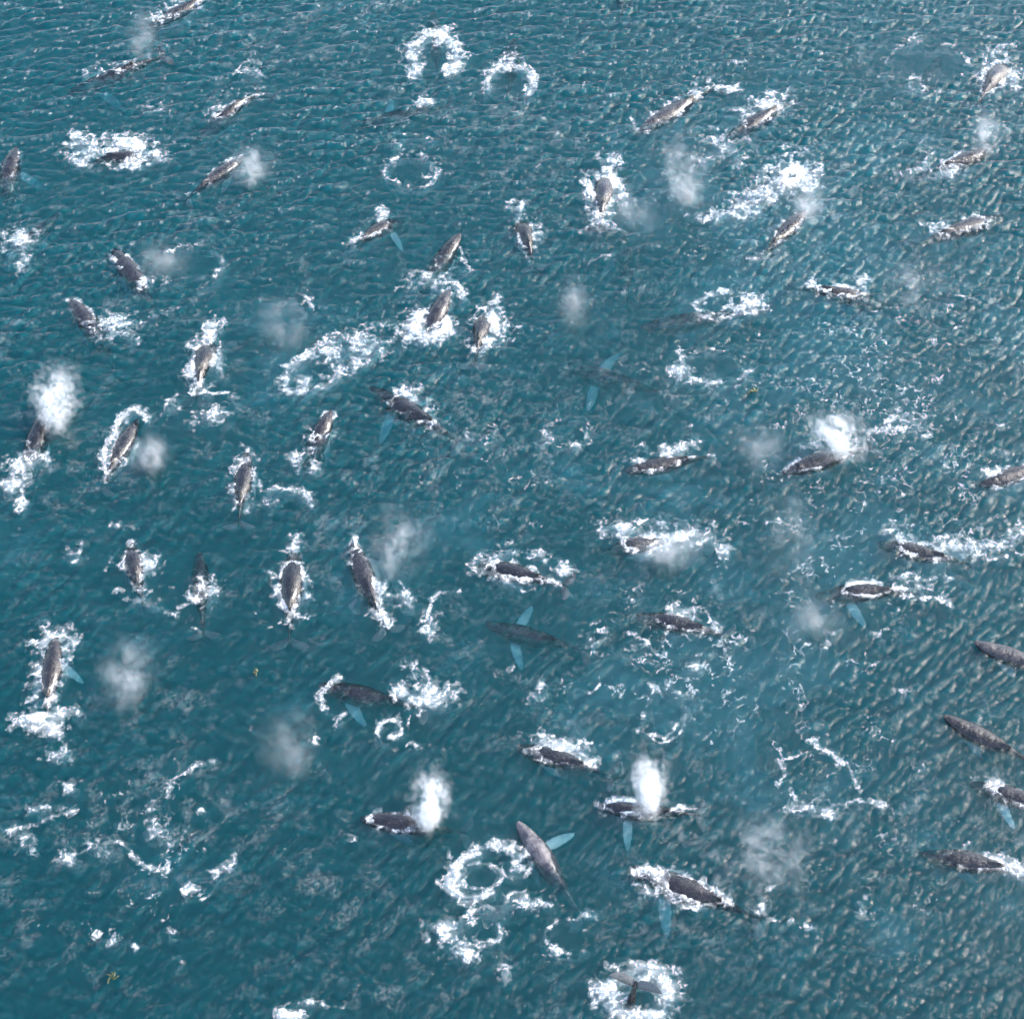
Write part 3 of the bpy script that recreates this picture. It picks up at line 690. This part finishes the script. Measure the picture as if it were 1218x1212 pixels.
# far rings
whale('X1', (515, 8), (520, 80), 'deep', 'shadowy whale sinking ahead of a thick horseshoe of foam', .8, dz=.2)
foam('thick white horseshoe of foam around smooth water', [('r', 516, 66, 27, 26, 0, 11, .95, 110, 430), ('e', 524, 42, 20, 13, 0, .95)])
whale('X2', (612, 40), (604, 112), 'deep', 'shadowy whale sinking ahead of a thinner ragged horseshoe of foam', .8, dz=.3)
foam('ragged thinner horseshoe of foam with milky water inside', [('r', 606, 98, 25, 20, 0, 7, .88, 130, 420), ('e', 606, 76, 14, 10, 0, .92)])
whale('X3', (430, 142), (540, 116), 'sub', 'submerged whale with one white flipper breaking the surface', .8, flip=((30, 50), (25, -8)), dz=-.15)
foam('small white slap of foam on a raised white flipper', [('e', 504, 121, 12, 6, 0, .9)])
foam('thin lacy double ring of foam on open water', [('r', 490, 203, 33, 19, 0, 5, .66, 0, 360), ('r', 490, 168, 24, 9, -10, 5, .58, 120, 400), ('e', 510, 212, 14, 8, 0, .55)], cell=.6)
whale('T', (614, 244), (634, 306), 'arch', 'compact brown-grey whale back in a lacy foam oval', 1.3, tint=(1.1, 1, .9), length=11.0)
foam('lacy oval of foam round the compact brown-grey back', [('w', 'T', .2, .85, .6, .82), ('e', 617, 247, 10, 7, 0, .8), ('e', 640, 275, 6, 18, 0, .6)])
whale('U', (722, 189), (714, 272), [(0, -2.2), (.15, -1.1), (.3, .1), (.45, .65), (.58, .75), (.7, .55), (.82, .15), (.92, -.15), (1, -.3)], 'smooth grey whale in a wide white splash, flukes spread just under water', 3.2, dz=.12, length=12.6)  # high tone stands for sky sheen on the dark wet back
foam('wide white splash flanking the smooth grey whale', [('w', 'U', .15, .9, 1.15, 1.08), ('e', 702, 228, 9, 17, 0, 1.05), ('e', 735, 220, 9, 22, 0, .95), ('e', 724, 190, 13, 10, 0, .88)])
foam('pale foam line tracing the edge of spread flukes', [('s', [(690, 277), (700, 266), (712, 260)], 3, .78), ('s', [(720, 261), (733, 266), (741, 276)], 3, .72)], cell=.5)
blow('thin haze beside the smooth grey whale with spread flukes', 752, 246, 3.0, 3.4, 1.8, 'thin')
whale('V', (762, 152), (852, 100), 'full', 'long glossy whale with a curl of foam on its raised fluke', 2.2, tint=(1.08, 1.05, .95))  # raised tone paints in the sky sheen
foam('curl of foam at the fluke and fringe along the long glossy whale', [('w', 'V', .05, .9, .5, .85), ('s', [(842, 95), (850, 103), (866, 107), (880, 103)], 5, 1.0), ('s', [(752, 140), (756, 152), (772, 156)], 4, .7), ('e', 825, 115, 10, 10, 0, .8)])
whale('W', (866, 160), (948, 114), 'low', 'dark-headed whale with foam covering its hind half', .9)
foam('foam covering the hind half of the dark-headed whale', [('e', 915, 126, 30, 12, -15, .92), ('w', 'W', .35, .9, .5, .75), ('e', 940, 124, 8, 8, 0, .6)])
blow('large pale cloud of vapour hanging over lacy foam', 812, 196, 3.2, 4.2, 2.2, 'mid')
blow('low remnant of vapour drifting beside the large pale cloud', 816, 228, 2.2, 2.2, 1.2, 'mid')
foam('open lacework of foam beneath the large pale vapour cloud', [('e', 862, 172, 30, 14, 10, .66), ('e', 840, 188, 16, 8, -20, .58), ('e', 880, 188, 12, 14, 0, .6)])
foam('large bright heap of churned white water with a long frothy tail', [('e', 938, 210, 31, 21, -15, 1.22), ('e', 900, 232, 34, 16, -30, .95), ('e', 862, 252, 40, 8, -12, .72), ('e', 895, 250, 26, 8, 0, .66)])
whale('X', (960, 248), (903, 306), 'full', 'yellow-grey whale blowing beside the large heap of churned white water', 2.2, tint=(1.12, 1.06, .85))
foam('pale fringe along the blowing yellow-grey whale', [('w', 'X', .1, .7, .4, .78), ('s', [(925, 285), (912, 296), (900, 308)], 5, .6), ('e', 905, 305, 16, 8, -30, .45)])
blow('slanting puff of vapour joining the large heap of white water', 961, 240, 1.6, 3.0, 2.0, 'mid')
whale('Y', (1120, 58), (1096, 108), 'deep', 'faint dark whale sunk deep inside a smooth slick with thin foam edge', .7, dz=-.3)
foam('thin broken foam edge round a smooth dark slick', [('r', 1104, 80, 50, 30, 5, 5, .40, 0, 360), ('e', 1085, 50, 20, 5, -20, .62), ('e', 1090, 100, 20, 8, 20, .58)])
whale('Z', (1206, 58), (1170, 112), 'arch', 'smooth light-grey whale back framed by a thick white foam crescent', 4.0, length=13.5, dz=.22)  # light grey is sky sheen put into the skin tone
foam('thick white crescent of foam framing the light-grey back', [('w', 'Z', .2, .82, .7, .95), ('e', 1205, 92, 12, 12, -30, 1.0), ('e', 1186, 62, 20, 8, -10, .85), ('e', 1172, 88, 7, 14, 0, .9)])
whale('AA', (1182, 174), (1098, 204), 'full', 'slender dark-edged whale with a V-shaped foam wake, blowing', 1.3, bend=6)
foam('V-shaped foam wake behind the slender blowing whale', [('w', 'AA', .15, .9, .45, .85, -1), ('e', 1128, 200, 24, 12, -10, .78), ('s', [(1110, 200), (1085, 205), (1060, 212)], 6, .52), ('e', 1100, 192, 14, 10, 0, .62)])
blow('upright pinkish-white puff at the head of the slender whale', 1173, 162, 1.6, 2.6, 1.8, 'mid')
whale('AB', (1196, 252), (1086, 288), 'low', 'murky whale with lacy foam across its back and long foam threads ahead', .9)
foam('lacy foam across the back of the murky whale', [('w', 'AB', .3, .75, .7, .66), ('e', 1120, 270, 12, 10, 0, .85), ('s', [(1092, 263), (1115, 266)], 4, .6), ('e', 1150, 262, 18, 6, -10, .72), ('s', [(1170, 262), (1190, 254)], 4, .42)])
whale('AC', (1062, 356), (940, 336), [(0, -1.2), (.15, -.6), (.3, .0), (.42, .4), (.58, .45), (.7, .3), (.82, -.1), (1, -.9)], 'smooth olive-brown back like a spindle ringed by thin white foam', 1.7, tint=(1.1, 1.05, .85))
foam('thin white ring of foam round the spindle-shaped olive-brown back', [('w', 'AC', .28, .84, .42, 1.0), ('e', 966, 334, 7, 7, 0, 1.1), ('e', 1026, 334, 10, 7, 20, .95)])
blow('broad haze drifting off the spindle-shaped olive-brown whale', 1090, 340, 4.2, 3.6, 2.2, 'thin')
foam('spindly foam threads under the broad haze', [('s', [(1066, 370), (1075, 358), (1083, 355)], 4, .62), ('s', [(1125, 350), (1145, 355), (1170, 362)], 4, .55), ('e', 1112, 405, 8, 6, 30, .72), ('e', 1186, 355, 16, 8, 0, .5), ('s', [(1134, 400), (1143, 388)], 4, .55)])
whale('X4', (764, 384), (890, 362), 'deep', 'murky dark whale sliding forward out of a leaf-shaped foam outline', .8, dz=.35)
foam('leaf-shaped foam outline, solid white at its tail end', [('s', [(818, 366), (845, 352), (870, 349)], 6, .82), ('s', [(818, 366), (840, 376), (858, 382)], 6, .85), ('e', 892, 361, 19, 12, -10, 1.05), ('e', 872, 376, 20, 8, -10, .7)])
whale('AD', (676, 428), (798, 462), 'deep', 'brownish whale gliding deep under water with two blurred turquoise flippers', 1.3, tint=(1.2, 1, .95), flip=((5, 0), (15, -6)), dz=.15)
whale('X5', (742, 268), (748, 350), 'deep', 'barely visible sunken whale with a bright turquoise flipper streak', .7, flip=((50, -12), HID), dz=-.4)
foam('oval foam ring with a dense lacy end', [('r', 842, 438, 46, 21, 4, 6, .46, 0, 360), ('e', 808, 438, 20, 20, 0, .68), ('s', [(820, 450), (845, 458), (862, 457)], 5, .72)], cell=.6)
foam('faint thin foam ring near the twin turquoise flippers', [('r', 672, 512, 26, 16, 0, 4, .54, 0, 360), ('e', 684, 526, 12, 6, 0, .5)], cell=.5)
whale('AE', (744, 558), (850, 538), 'full', 'brown-grey whale wrapped in swept foam with fluke tips poking up', 1.3, tint=(1.1, 1.02, .9), dz=-.12)
foam('swept foam wrapping the brown-grey whale with fluke tips', [('w', 'AE', .05, .95, .55, .9, -1), ('e', 760, 552, 20, 8, -10, .72), ('e', 800, 535, 28, 7, -10, .82), ('e', 765, 528, 20, 6, 0, .45)])
whale('AF', (932, 560), (1040, 526), 'full', 'knobbly-headed dark whale under a large fan of white vapour', 1.0, dz=.05)
foam('white foam along the back of the whale under the vapour fan', [('w', 'AF', .35, .95, .4, .98, -1), ('w', 'AF', .0, .3, .35, .6)])
blow('large fan of white vapour leaning over a knobbly dark whale', 998, 521, 3.4, 2.5, 2.2, 'thick', tilt=-25)
foam('branching foam threads behind the whale under the vapour fan', [('e', 1058, 498, 20, 10, -40, .62), ('s', [(1035, 510), (1065, 512), (1090, 510)], 6, .66), ('e', 1080, 505, 30, 14, 0, .5), ('s', [(1070, 528), (1100, 518), (1118, 508)], 5, .52)])
whale('AG', (1166, 576), (1262, 545), 'full', 'pale brown whale wrapped in foam, facing the whale under the vapour fan', 1.6, tint=(1.1, 1, .92))
foam('foam wrapped round the pale brown whale that faces the vapour fan', [('w', 'AG', .05, .9, .55, .92), ('e', 1182, 568, 14, 8, 20, .98)])
# -- middle group
whale('AH', (150, 632), (168, 712), 'back', 'dark whale with a white splash thrown over its right flank', 1.0, dz=.1)
foam('white splash thrown over the flank of a dark whale', [('w', 'AH', .15, .8, .6, .8), ('e', 170, 672, 18, 13, -10, .92), ('e', 155, 645, 10, 9, 0, .72)])
foam('broken trailing foam behind the whale with the splash on its flank', [('s', [(130, 625), (145, 622), (158, 632)], 5, .5), ('e', 86, 655, 14, 18, -40, .5), ('s', [(125, 680), (135, 665)], 4, .5), ('e', 175, 715, 34, 10, 20, .5), ('s', [(175, 720), (205, 730), (235, 752)], 5, .48)])
whale('AI', (236, 655), (240, 742), 'sub', 'blunt dark head just under water in front of a foam fan', .7, dz=.1)
foam('fan of lacy foam behind the blunt submerged head', [('e', 240, 706, 24, 20, 10, .66), ('e', 238, 692, 8, 10, 0, .75)])
whale('AJ', (349, 642), (344, 740), [(0, -1.0), (.12, -.3), (.28, .45), (.42, .75), (.55, .7), (.68, .35), (.8, -.15), (1, -.6)], 'shiny black whale with a clear back ridge and foam along both sides', .8, length=12.5)
foam('foam sides and tail splash of the shiny black ridged whale', [('w', 'AJ', .25, .85, .5, .9), ('e', 352, 650, 11, 13, 15, .85), ('e', 332, 700, 9, 20, -15, .85), ('e', 363, 705, 9, 14, 15, .85), ('e', 346, 718, 14, 8, 0, .9)])
foam('thin foam line over the sunken flukes of the shiny black whale', [('s', [(318, 745), (335, 735), (344, 730)], 3, .6), ('s', [(350, 731), (362, 736)], 3, .6), ('s', [(365, 733), (395, 725)], 3, .45)], cell=.5)
whale('AK', (420, 642), (458, 748), 'full', 'curving brown-grey whale with a ragged foam line on its left side', 1.5, tint=(1.08, 1, .95), bend=-6, dz=-.05)
foam('ragged white line down the side of the curving brown-grey whale', [('w', 'AK', .0, .95, .75, .95, 1), ('e', 449, 695, 9, 12, -20, .95), ('s', [(442, 725), (455, 735)], 6, .85)])
foam('scattered foam threads off the curving brown-grey whale', [('e', 480, 712, 24, 14, 35, .6), ('e', 510, 742, 14, 20, -10, .62), ('s', [(505, 730), (518, 710), (530, 700), (545, 700)], 4, .6), ('s', [(488, 742), (520, 752)], 5, .6)])
blow('wide soft cloud of vapour beside the curving brown-grey whale', 474, 648, 3.0, 3.6, 2.0, 'mid')
whale('AL', (560, 668), (676, 694), [(0, -.7), (.12, -.3), (.25, .2), (.38, .5), (.52, .55), (.66, .4), (.8, .1), (.9, -.05), (1, -.1)], 'glossy black whale ringed by froth with one pale fluke blade out', .8, bend=4)
foam('thick froth ring round the glossy black whale', [('w', 'AL', .2, .9, .5, .9), ('e', 582, 670, 20, 14, 0, .85), ('e', 600, 655, 30, 10, -15, .62), ('e', 600, 688, 24, 12, 20, .62), ('e', 640, 662, 20, 6, 10, .72), ('e', 670, 676, 12, 6, 0, .8)])
whale('AM', (712, 652), (806, 638), 'back', 'low olive back with dark head ahead and long churned wake', 1.4, tint=(1.08, 1.05, .9), dz=-.05)
foam('long churned white wake around the low olive back', [('e', 742, 628, 26, 10, 5, .95), ('w', 'AM', .3, .85, .5, .9), ('e', 800, 638, 36, 16, 5, .85), ('e', 835, 635, 24, 14, 0, .62), ('e', 860, 652, 10, 12, -40, .85), ('e', 765, 655, 18, 6, 10, .8)])
blow('low mist lying on the churned wake of the olive back', 795, 655, 2.8, 1.8, 1.3, 'mid')
whale('AN', (578, 738), (700, 768), 'deep', 'black whale under water with two bright turquoise flippers spread', .7, flip=((30, 4), (10, 0)), dz=.45)
foam('thin foam trail off the tail of the turquoise-flippered submerged whale', [('e', 705, 760, 16, 10, 0, .55), ('s', [(700, 752), (725, 745), (745, 738)], 6, .52), ('s', [(745, 748), (770, 760), (778, 778)], 4, .5), ('e', 740, 770, 30, 8, 10, .45)])
whale('AO', (756, 728), (862, 752), 'low', 'wet dark whale with broken foam bands across its back', 1.0)
foam('broken foam bands across the wet dark whale', [('w', 'AO', .3, .9, .5, .66), ('e', 795, 734, 15, 9, 0, .92), ('e', 815, 730, 26, 8, 10, .7), ('e', 845, 744, 11, 8, 0, .95), ('e', 815, 718, 20, 8, 0, .55)])
whale('AP', (1044, 642), (1156, 668), 'low', 'dark whale driving ahead of a long turbulent white wake', .8, bend=-4)
foam('long turbulent white wake of the driving dark whale', [('e', 1075, 640, 22, 9, 30, .9), ('w', 'AP', .35, .8, .5, .72), ('e', 1135, 652, 32, 13, 0, .9), ('e', 1172, 645, 30, 12, 0, .62), ('s', [(1160, 660), (1185, 666), (1215, 655)], 7, .66), ('e', 1205, 635, 18, 14, -30, .6)])
whale('AQ', (972, 702), (1096, 700), [(0, -.9), (.12, -.5), (.25, .05), (.36, .4), (.5, .5), (.64, .42), (.76, .2), (.88, -.2), (1, -.6)], 'olive-black back outlined by a bright foam line, turquoise flipper at its side', 1.1, tint=(1.05, 1.05, .9), flip=((25, 10), HID))
foam('bright foam outline and trailing froth of the olive-black back', [('w', 'AQ', .27, .85, .42, 1.0), ('e', 1085, 700, 24, 8, 0, .7), ('s', [(1075, 712), (1110, 712), (1132, 722)], 6, .7), ('s', [(1085, 690), (1120, 685), (1136, 688)], 6, .55), ('e', 1070, 684, 22, 6, -5, .7)])
blow('pale mist hanging off the head of the olive-black back', 968, 736, 2.8, 2.8, 1.6, 'thin')
whale('AR', (1158, 766), (1276, 800), 'shallow', 'slate-grey whale lying awash with smooth tapering head, no foam', 2.6, dz=.25)
whale('AS', (1122, 853), (1228, 902), 'shallow', 'brown-black speckled whale awash, nosing forward without foam', 1.0, dz=.2, tint=(1.2, 1, .9))
whale('AT', (66, 756), (52, 862), [(0, .1), (.12, .4), (.28, .6), (.45, .6), (.6, .45), (.72, .2), (.85, -.2), (1, -.6)], 'whale lying lengthwise in churning foam, one flank white with froth', 1.3, tint=(1.15, .98, .92), flip=(HID, (35, 20)))
foam('churning foam surrounding the lengthwise frothy whale, solid splash at its tail', [('w', 'AT', .05, .9, .75, .82), ('e', 62, 760, 28, 15, -5, .8), ('e', 70, 790, 9, 28, 5, .98), ('e', 45, 815, 12, 32, 8, .82), ('e', 46, 855, 28, 11, -8, 1.15), ('e', 62, 868, 12, 10, 0, .95), ('e', 68, 895, 22, 12, 0, .66), ('e', 85, 845, 18, 14, 0, .52), ('e', 88, 762, 12, 8, 0, .66)])
blow('lone arrow-shaped puff of vapour on open water', 150, 806, 2.2, 3.4, 1.6, 'mid')
whale('AU', (378, 812), (506, 838), 'sub', 'black whale under water with a bright turquoise flipper edge and foam tail', .6, flip=((48, 12), HID), dz=.2)
foam('tangled foam over the tail of the black submerged whale', [('e', 505, 828, 36, 18, 0, .78), ('e', 490, 800, 16, 10, 10, .72), ('e', 480, 826, 12, 10, 0, .92), ('e', 520, 838, 18, 8, 10, .7)])
foam('foam commas around the snout and flipper of the black submerged whale', [('s', [(384, 840), (382, 825), (392, 812), (405, 806)], 5, .8), ('e', 406, 856, 8, 6, -40, .85), ('r', 461, 866, 9, 11, 20, 4, .7, 0, 360), ('s', [(473, 845), (468, 856)], 6, .55), ('s', [(488, 848), (482, 870), (478, 880)], 3, .52), ('e', 490, 886, 30, 5, 0, .42), ('e', 374, 880, 10, 8, 0, .42)])
whale('AV', (612, 884), (720, 916), 'low', 'dark whale mostly hidden by a ragged mane of foam', .9, dz=-.05)
foam('ragged mane of foam hiding a dark whale', [('e', 668, 890, 38, 16, 10, .88), ('e', 660, 896, 24, 12, 10, .98), ('e', 690, 902, 20, 12, 20, .72), ('e', 645, 880, 22, 10, 10, .66)])
# -- near group
whale('AW', (428, 972), (556, 984), [(0, -.1), (.12, .25), (.25, .45), (.4, .45), (.55, .2), (.7, -.3), (1, -1.1)], 'reddish-brown whale gliding with a yellowish round puff over its back', 1.3, tint=(1.25, 1, .95))
foam('narrow white edge along the reddish-brown gliding whale', [('w', 'AW', .1, .6, .35, .85), ('e', 475, 982, 24, 5, 10, .8), ('s', [(415, 1000), (422, 988)], 5, .6)])
blow('yellowish round puff over the reddish-brown whale', 510, 956, 1.7, 2.6, 1.9, 'thick')
whale('AX', (711, 957), (834, 966), [(0, .0), (.12, .3), (.25, .42), (.4, .3), (.55, .1), (.68, .12), (.8, .1), (.9, -.2), (1, -.5)], 'whale with a ridged snout outlined in white and a turquoise flipper pointing sideways', 1.1, flip=((5, 14), HID))
foam('white outline round the ridged snout', [('w', 'AX', .0, .36, .3, .95), ('e', 745, 968, 34, 6, 5, .5), ('s', [(795, 968), (810, 961), (826, 960)], 5, .75), ('e', 775, 972, 30, 6, 0, .5)])
blow('dense bell-shaped white puff over the ridged-snout whale', 771, 938, 1.7, 2.6, 2.1, 'thick')
whale('AY', (616, 978), (690, 1078), [(0, .1), (.12, .2), (.3, .22), (.45, .05), (.6, -.35), (.8, -1.1), (1, -1.8)], 'pale blotched grey whale rising awash, free of foam, flipper out sideways', 9.0, length=11.0, flip=(HID, (5, 4)), tint=(1.0, 1.0, .97))
foam('large foam ring with a bold rope-like edge', [('r', 571, 1042, 38, 26, -15, 8, .95, 60, 300), ('r', 585, 1026, 36, 22, -10, 9, .82, 190, 380), ('e', 540, 1035, 10, 16, -20, 1.0), ('r', 572, 1042, 24, 16, 0, 5, .66, 0, 360), ('e', 612, 1035, 18, 20, 0, .55)], cell=.8)
foam('tangled net of foam with one bright boil beside the bold ring', [('e', 535, 1105, 32, 22, 20, .66), ('e', 557, 1137, 9, 7, 0, 1.15), ('r', 570, 1105, 26, 22, 0, 6, .66, 0, 360), ('e', 545, 1130, 22, 12, 20, .68), ('e', 590, 1085, 30, 14, -30, .56), ('s', [(505, 1110), (512, 1130), (530, 1145)], 5, .6), ('e', 600, 1155, 12, 14, 20, .62)])
foam('loose foam scraps between the bold ring and the blotched grey whale', [('e', 625, 1070, 40, 10, 5, .58), ('r', 672, 1115, 26, 24, 0, 4, .55, 20, 330), ('s', [(655, 1132), (670, 1136), (682, 1136)], 5, .75), ('e', 700, 1085, 14, 14, 0, .5), ('e', 615, 1020, 10, 16, -30, .6)])
whale('AZ', (748, 1030), (910, 1090), [(0, -.1), (.1, .1), (.2, .12), (.28, .15), (.36, .4), (.48, .55), (.6, .42), (.7, .2), (.8, -.1), (.9, -.3), (1, -.6)], 'brown-black whale with dorsal fin showing and a broad turquoise flipper', 1.2, tint=(1.2, 1, .92), flip=((22, 8), HID), length=13.0)
foam('thick lacy foam over head and flanks of the brown-black finned whale', [('w', 'AZ', .3, .75, .42, 1.0), ('e', 774, 1038, 22, 9, 10, 1.1), ('e', 775, 1060, 24, 12, 25, .66), ('e', 795, 1055, 6, 16, -35, .98), ('e', 838, 1074, 20, 6, -5, .95), ('e', 805, 1035, 20, 6, -5, .6), ('s', [(835, 1045), (855, 1060), (868, 1070)], 6, .85), ('s', [(885, 1080), (905, 1085), (910, 1075)], 4, .7)])
whale('BA', (728, 1262), (758, 1166), None, 'raised whale flukes standing upright out of a ring of white water', .9, tint=(1.1, 1.0, .9), length=14.0, vee=.4,
      spine=[(-.02, .2, -8.3), (.3, -2.4, -5.2), (.6, -4.55, -2.3), (.75, -5.5, -.8), (.86, -6.1, .45), (.94, -6.5, 1.2), (1.0, -6.9, 1.7), (1.08, -7.5, 2.3)])
foam('ring of white water round the raised flukes', [('r', 760, 1182, 36, 24, 0, 16, .8, 0, 360), ('e', 724, 1177, 14, 22, 15, 1.08), ('e', 775, 1154, 28, 8, 5, 1.0), ('e', 772, 1204, 32, 12, 0, 1.05), ('e', 794, 1182, 14, 20, 0, .75), ('e', 750, 1205, 14, 12, 0, .95)])
foam('flat white splash with a thin curved foam arm, no whale in it', [('e', 345, 1210, 22, 6, 0, 1.1), ('r', 370, 1210, 46, 18, 0, 6, .5, 180, 330)])
blow('broad thin sheet of mist drifting near the brown-black finned whale', 918, 1014, 4.0, 3.6, 2.0, 'mid')
blow('long faint column of mist drifting up over open water', 944, 640, 2.6, 6.0, 2.6, 'thin')
blow('very faint haze over rippled water near the wide lacy foam sheet', 338, 388, 3.2, 3.6, 1.8, 'thin')
blow('faint upright wisp of mist on open water between whales', 682, 358, 1.6, 4.0, 2.0, 'thin')
blow('faint green-tinged haze near the black submerged whale', 342, 884, 2.6, 3.6, 1.8, 'thin')
blow('faint haze above open water near the vapour fan', 905, 530, 2.8, 3.0, 1.6, 'thin')
blow('faint thread of mist by a dark whale in broken foam', 170, 42, 1.8, 4.0, 2.0, 'thin')
whale('BB', (1096, 1012), (1232, 1036), 'low', 'dark murky head pushing a long bright foam streak behind it', .8)
foam('long bright foam streak over the back of the dark murky-headed whale', [('e', 1180, 1026, 46, 9, 8, .98), ('e', 1208, 1032, 24, 12, 8, .85), ('s', [(1135, 1020), (1150, 1008), (1165, 1000)], 5, .5)])
whale('BC', (1156, 928), (1276, 968), 'low', 'dark whale under frothy streaks with a pale turquoise flipper alongside', .8, flip=((40, 10), HID))
foam('frothy streaks over the whale with the alongside pale flipper', [('w', 'BC', .15, .7, .4, .66), ('e', 1190, 940, 26, 9, 25, .88), ('e', 1212, 950, 12, 8, 20, .9)])
foam('thin web of foam lines drawn in a wide loop on green water', [('s', [(925, 890), (930, 905), (945, 902), (958, 896)], 3, .8), ('s', [(925, 905), (932, 920), (925, 940)], 5, .68), ('s', [(960, 880), (985, 895), (1005, 910), (1018, 930), (1022, 942)], 4, .72), ('e', 965, 958, 36, 11, 5, .68), ('s', [(940, 940), (955, 955), (985, 962)], 5, .7), ('s', [(990, 958), (1025, 953), (1045, 960)], 6, .66), ('e', 1080, 958, 24, 10, -20, .42), ('e', 985, 965, 10, 6, 20, .85)], cell=.55)
foam('straight foam streak with ragged ends on the open dark water', [('s', [(16, 985), (45, 975), (92, 962)], 6, .72), ('e', 42, 962, 14, 9, 0, .6), ('e', 80, 935, 12, 14, 0, .56), ('e', 30, 1000, 16, 18, 0, .45)])
foam('foam plume running up to scattered threads on the open dark water', [('s', [(198, 948), (212, 925), (228, 912), (252, 906)], 6, .68), ('s', [(178, 960), (190, 950)], 4, .5), ('e', 182, 985, 30, 14, -5, .56), ('e', 238, 963, 8, 6, 0, .6)])
foam('wavering foam thread with a bright knot on dark water', [('e', 82, 1020, 14, 10, 10, .72), ('s', [(75, 1025), (110, 1012), (140, 1000), (155, 1010), (172, 1028), (200, 1030)], 5, .64), ('e', 118, 1010, 18, 10, 0, .55)])
foam('pair of foam knots with a curved tail on dark water', [('e', 222, 1058, 7, 8, 0, .9), ('e', 252, 1040, 10, 9, 0, .82), ('s', [(225, 1070), (240, 1072), (250, 1060)], 4, .56), ('e', 275, 1028, 16, 8, -30, .52)])
foam('small scattered foam crumbs on the darkest water', [('e', 118, 1113, 7, 5, 10, .85), ('e', 130, 1118, 14, 10, 0, .55), ('e', 162, 1127, 6, 5, 0, .75), ('e', 205, 1112, 10, 8, 0, .55), ('e', 140, 1074, 8, 7, -30, .45), ('e', 208, 1140, 8, 6, -30, .5)])
foam('few small bright foam dots near the long glossy whale', [('e', 740, 3, 6, 8, -60, .6), ('e', 693, 102, 5, 8, 0, .45), ('e', 718, 118, 9, 5, 0, .66), ('e', 882, 75, 8, 5, 10, .7)])
whale('TOP', (745, -40), (738, 22), 'sub', 'sunken whale with only a pinkish fin tip above water', .9, tint=(1.2, 1, 1))
foam('small foam arc on calm water beside the turquoise flipper streak', [('s', [(700, 312), (712, 306), (725, 302)], 4, .5), ('e', 552, 318, 14, 6, 20, .55), ('s', [(548, 300), (553, 315)], 4, .5)])
foam('spidery star of foam beside the wide lacy sheet', [('s', [(358, 352), (368, 362), (374, 370)], 4, .7), ('s', [(370, 335), (366, 350)], 4, .55), ('s', [(358, 362), (372, 355)], 4, .6)])
foam('broken threads drifting in the bright green water', [('s', [(772, 815), (785, 822), (790, 830)], 4, .75), ('s', [(760, 870), (790, 876), (802, 860)], 5, .62), ('r', 790, 848, 26, 34, 15, 4, .48, 0, 360), ('e', 830, 790, 20, 8, -10, .5), ('e', 640, 825, 22, 14, -40, .48), ('s', [(703, 825), (715, 815)], 4, .6), ('s', [(590, 800), (610, 795)], 5, .62)])
foam('pale flecks strung between the driving whale and the olive-black back', [('e', 985, 765, 12, 7, -30, .55), ('s', [(975, 768), (1000, 750)], 5, .5), ('e', 1050, 757, 10, 6, 0, .5), ('e', 1080, 822, 20, 6, 0, .42), ('e', 850, 695, 8, 14, 20, .5)])
foam('short foam dashes where the mist sheet drifts', [('s', [(908, 1060), (925, 1050)], 4, .7), ('e', 910, 1085, 5, 12, -20, .6), ('s', [(918, 1092), (940, 1098), (962, 1100)], 5, .58), ('e', 1026, 1078, 10, 14, -20, .58), ('e', 965, 1048, 10, 8, -30, .4)])
build_foam()
bubble_veil()
foam_threads()

# ------------------------------------------------------------------ floating kelp
def kelp(px, py, size, label, seed):
    rs = np.random.RandomState(seed); g = at(px, py); V = []; F = []
    for b in range(6):
        a = rs.rand() * 6.28; ln = size * (.6 + .5 * rs.rand()); w = size * .16
        for k in range(7):
            t = k / 6; cx = math.cos(a + t * .9) * ln * t; cy_ = math.sin(a + t * .9) * ln * t
            nx, ny = -math.sin(a + t * .9), math.cos(a + t * .9); ww = w * math.sin(.3 + t * 2.8) + .01
            for q in (-1, 1): V.append((cx + nx * ww * q, cy_ + ny * ww * q, .05 * math.sin(t * 7 + b) + .07 + .02 * b))
        o = b * 14
        for k in range(6): F.append((o + 2 * k, o + 2 * k + 1, o + 2 * k + 3, o + 2 * k + 2))
    me = mesh_from('floating_kelp', V, F, [M_KELP])
    ob = link('floating_kelp', me, label, 'kelp', 'pieces of kelp adrift on the sea'); h = float(sea_h(np.array([g[0]]), np.array([g[1]]))[0])
    ob.location = (g[0], g[1], h + .03)
    sm = ob.modifiers.new('thickness', 'SOLIDIFY'); sm.thickness = .03
kelp(897, 467, .9, 'yellow-green clump of kelp adrift beside the oval foam ring', 1)
kelp(306, 800, .6, 'small brownish kelp clump adrift near the shiny black whale', 2)
kelp(133, 1163, .7, 'small dark green kelp sprig on the darkest open water', 3)
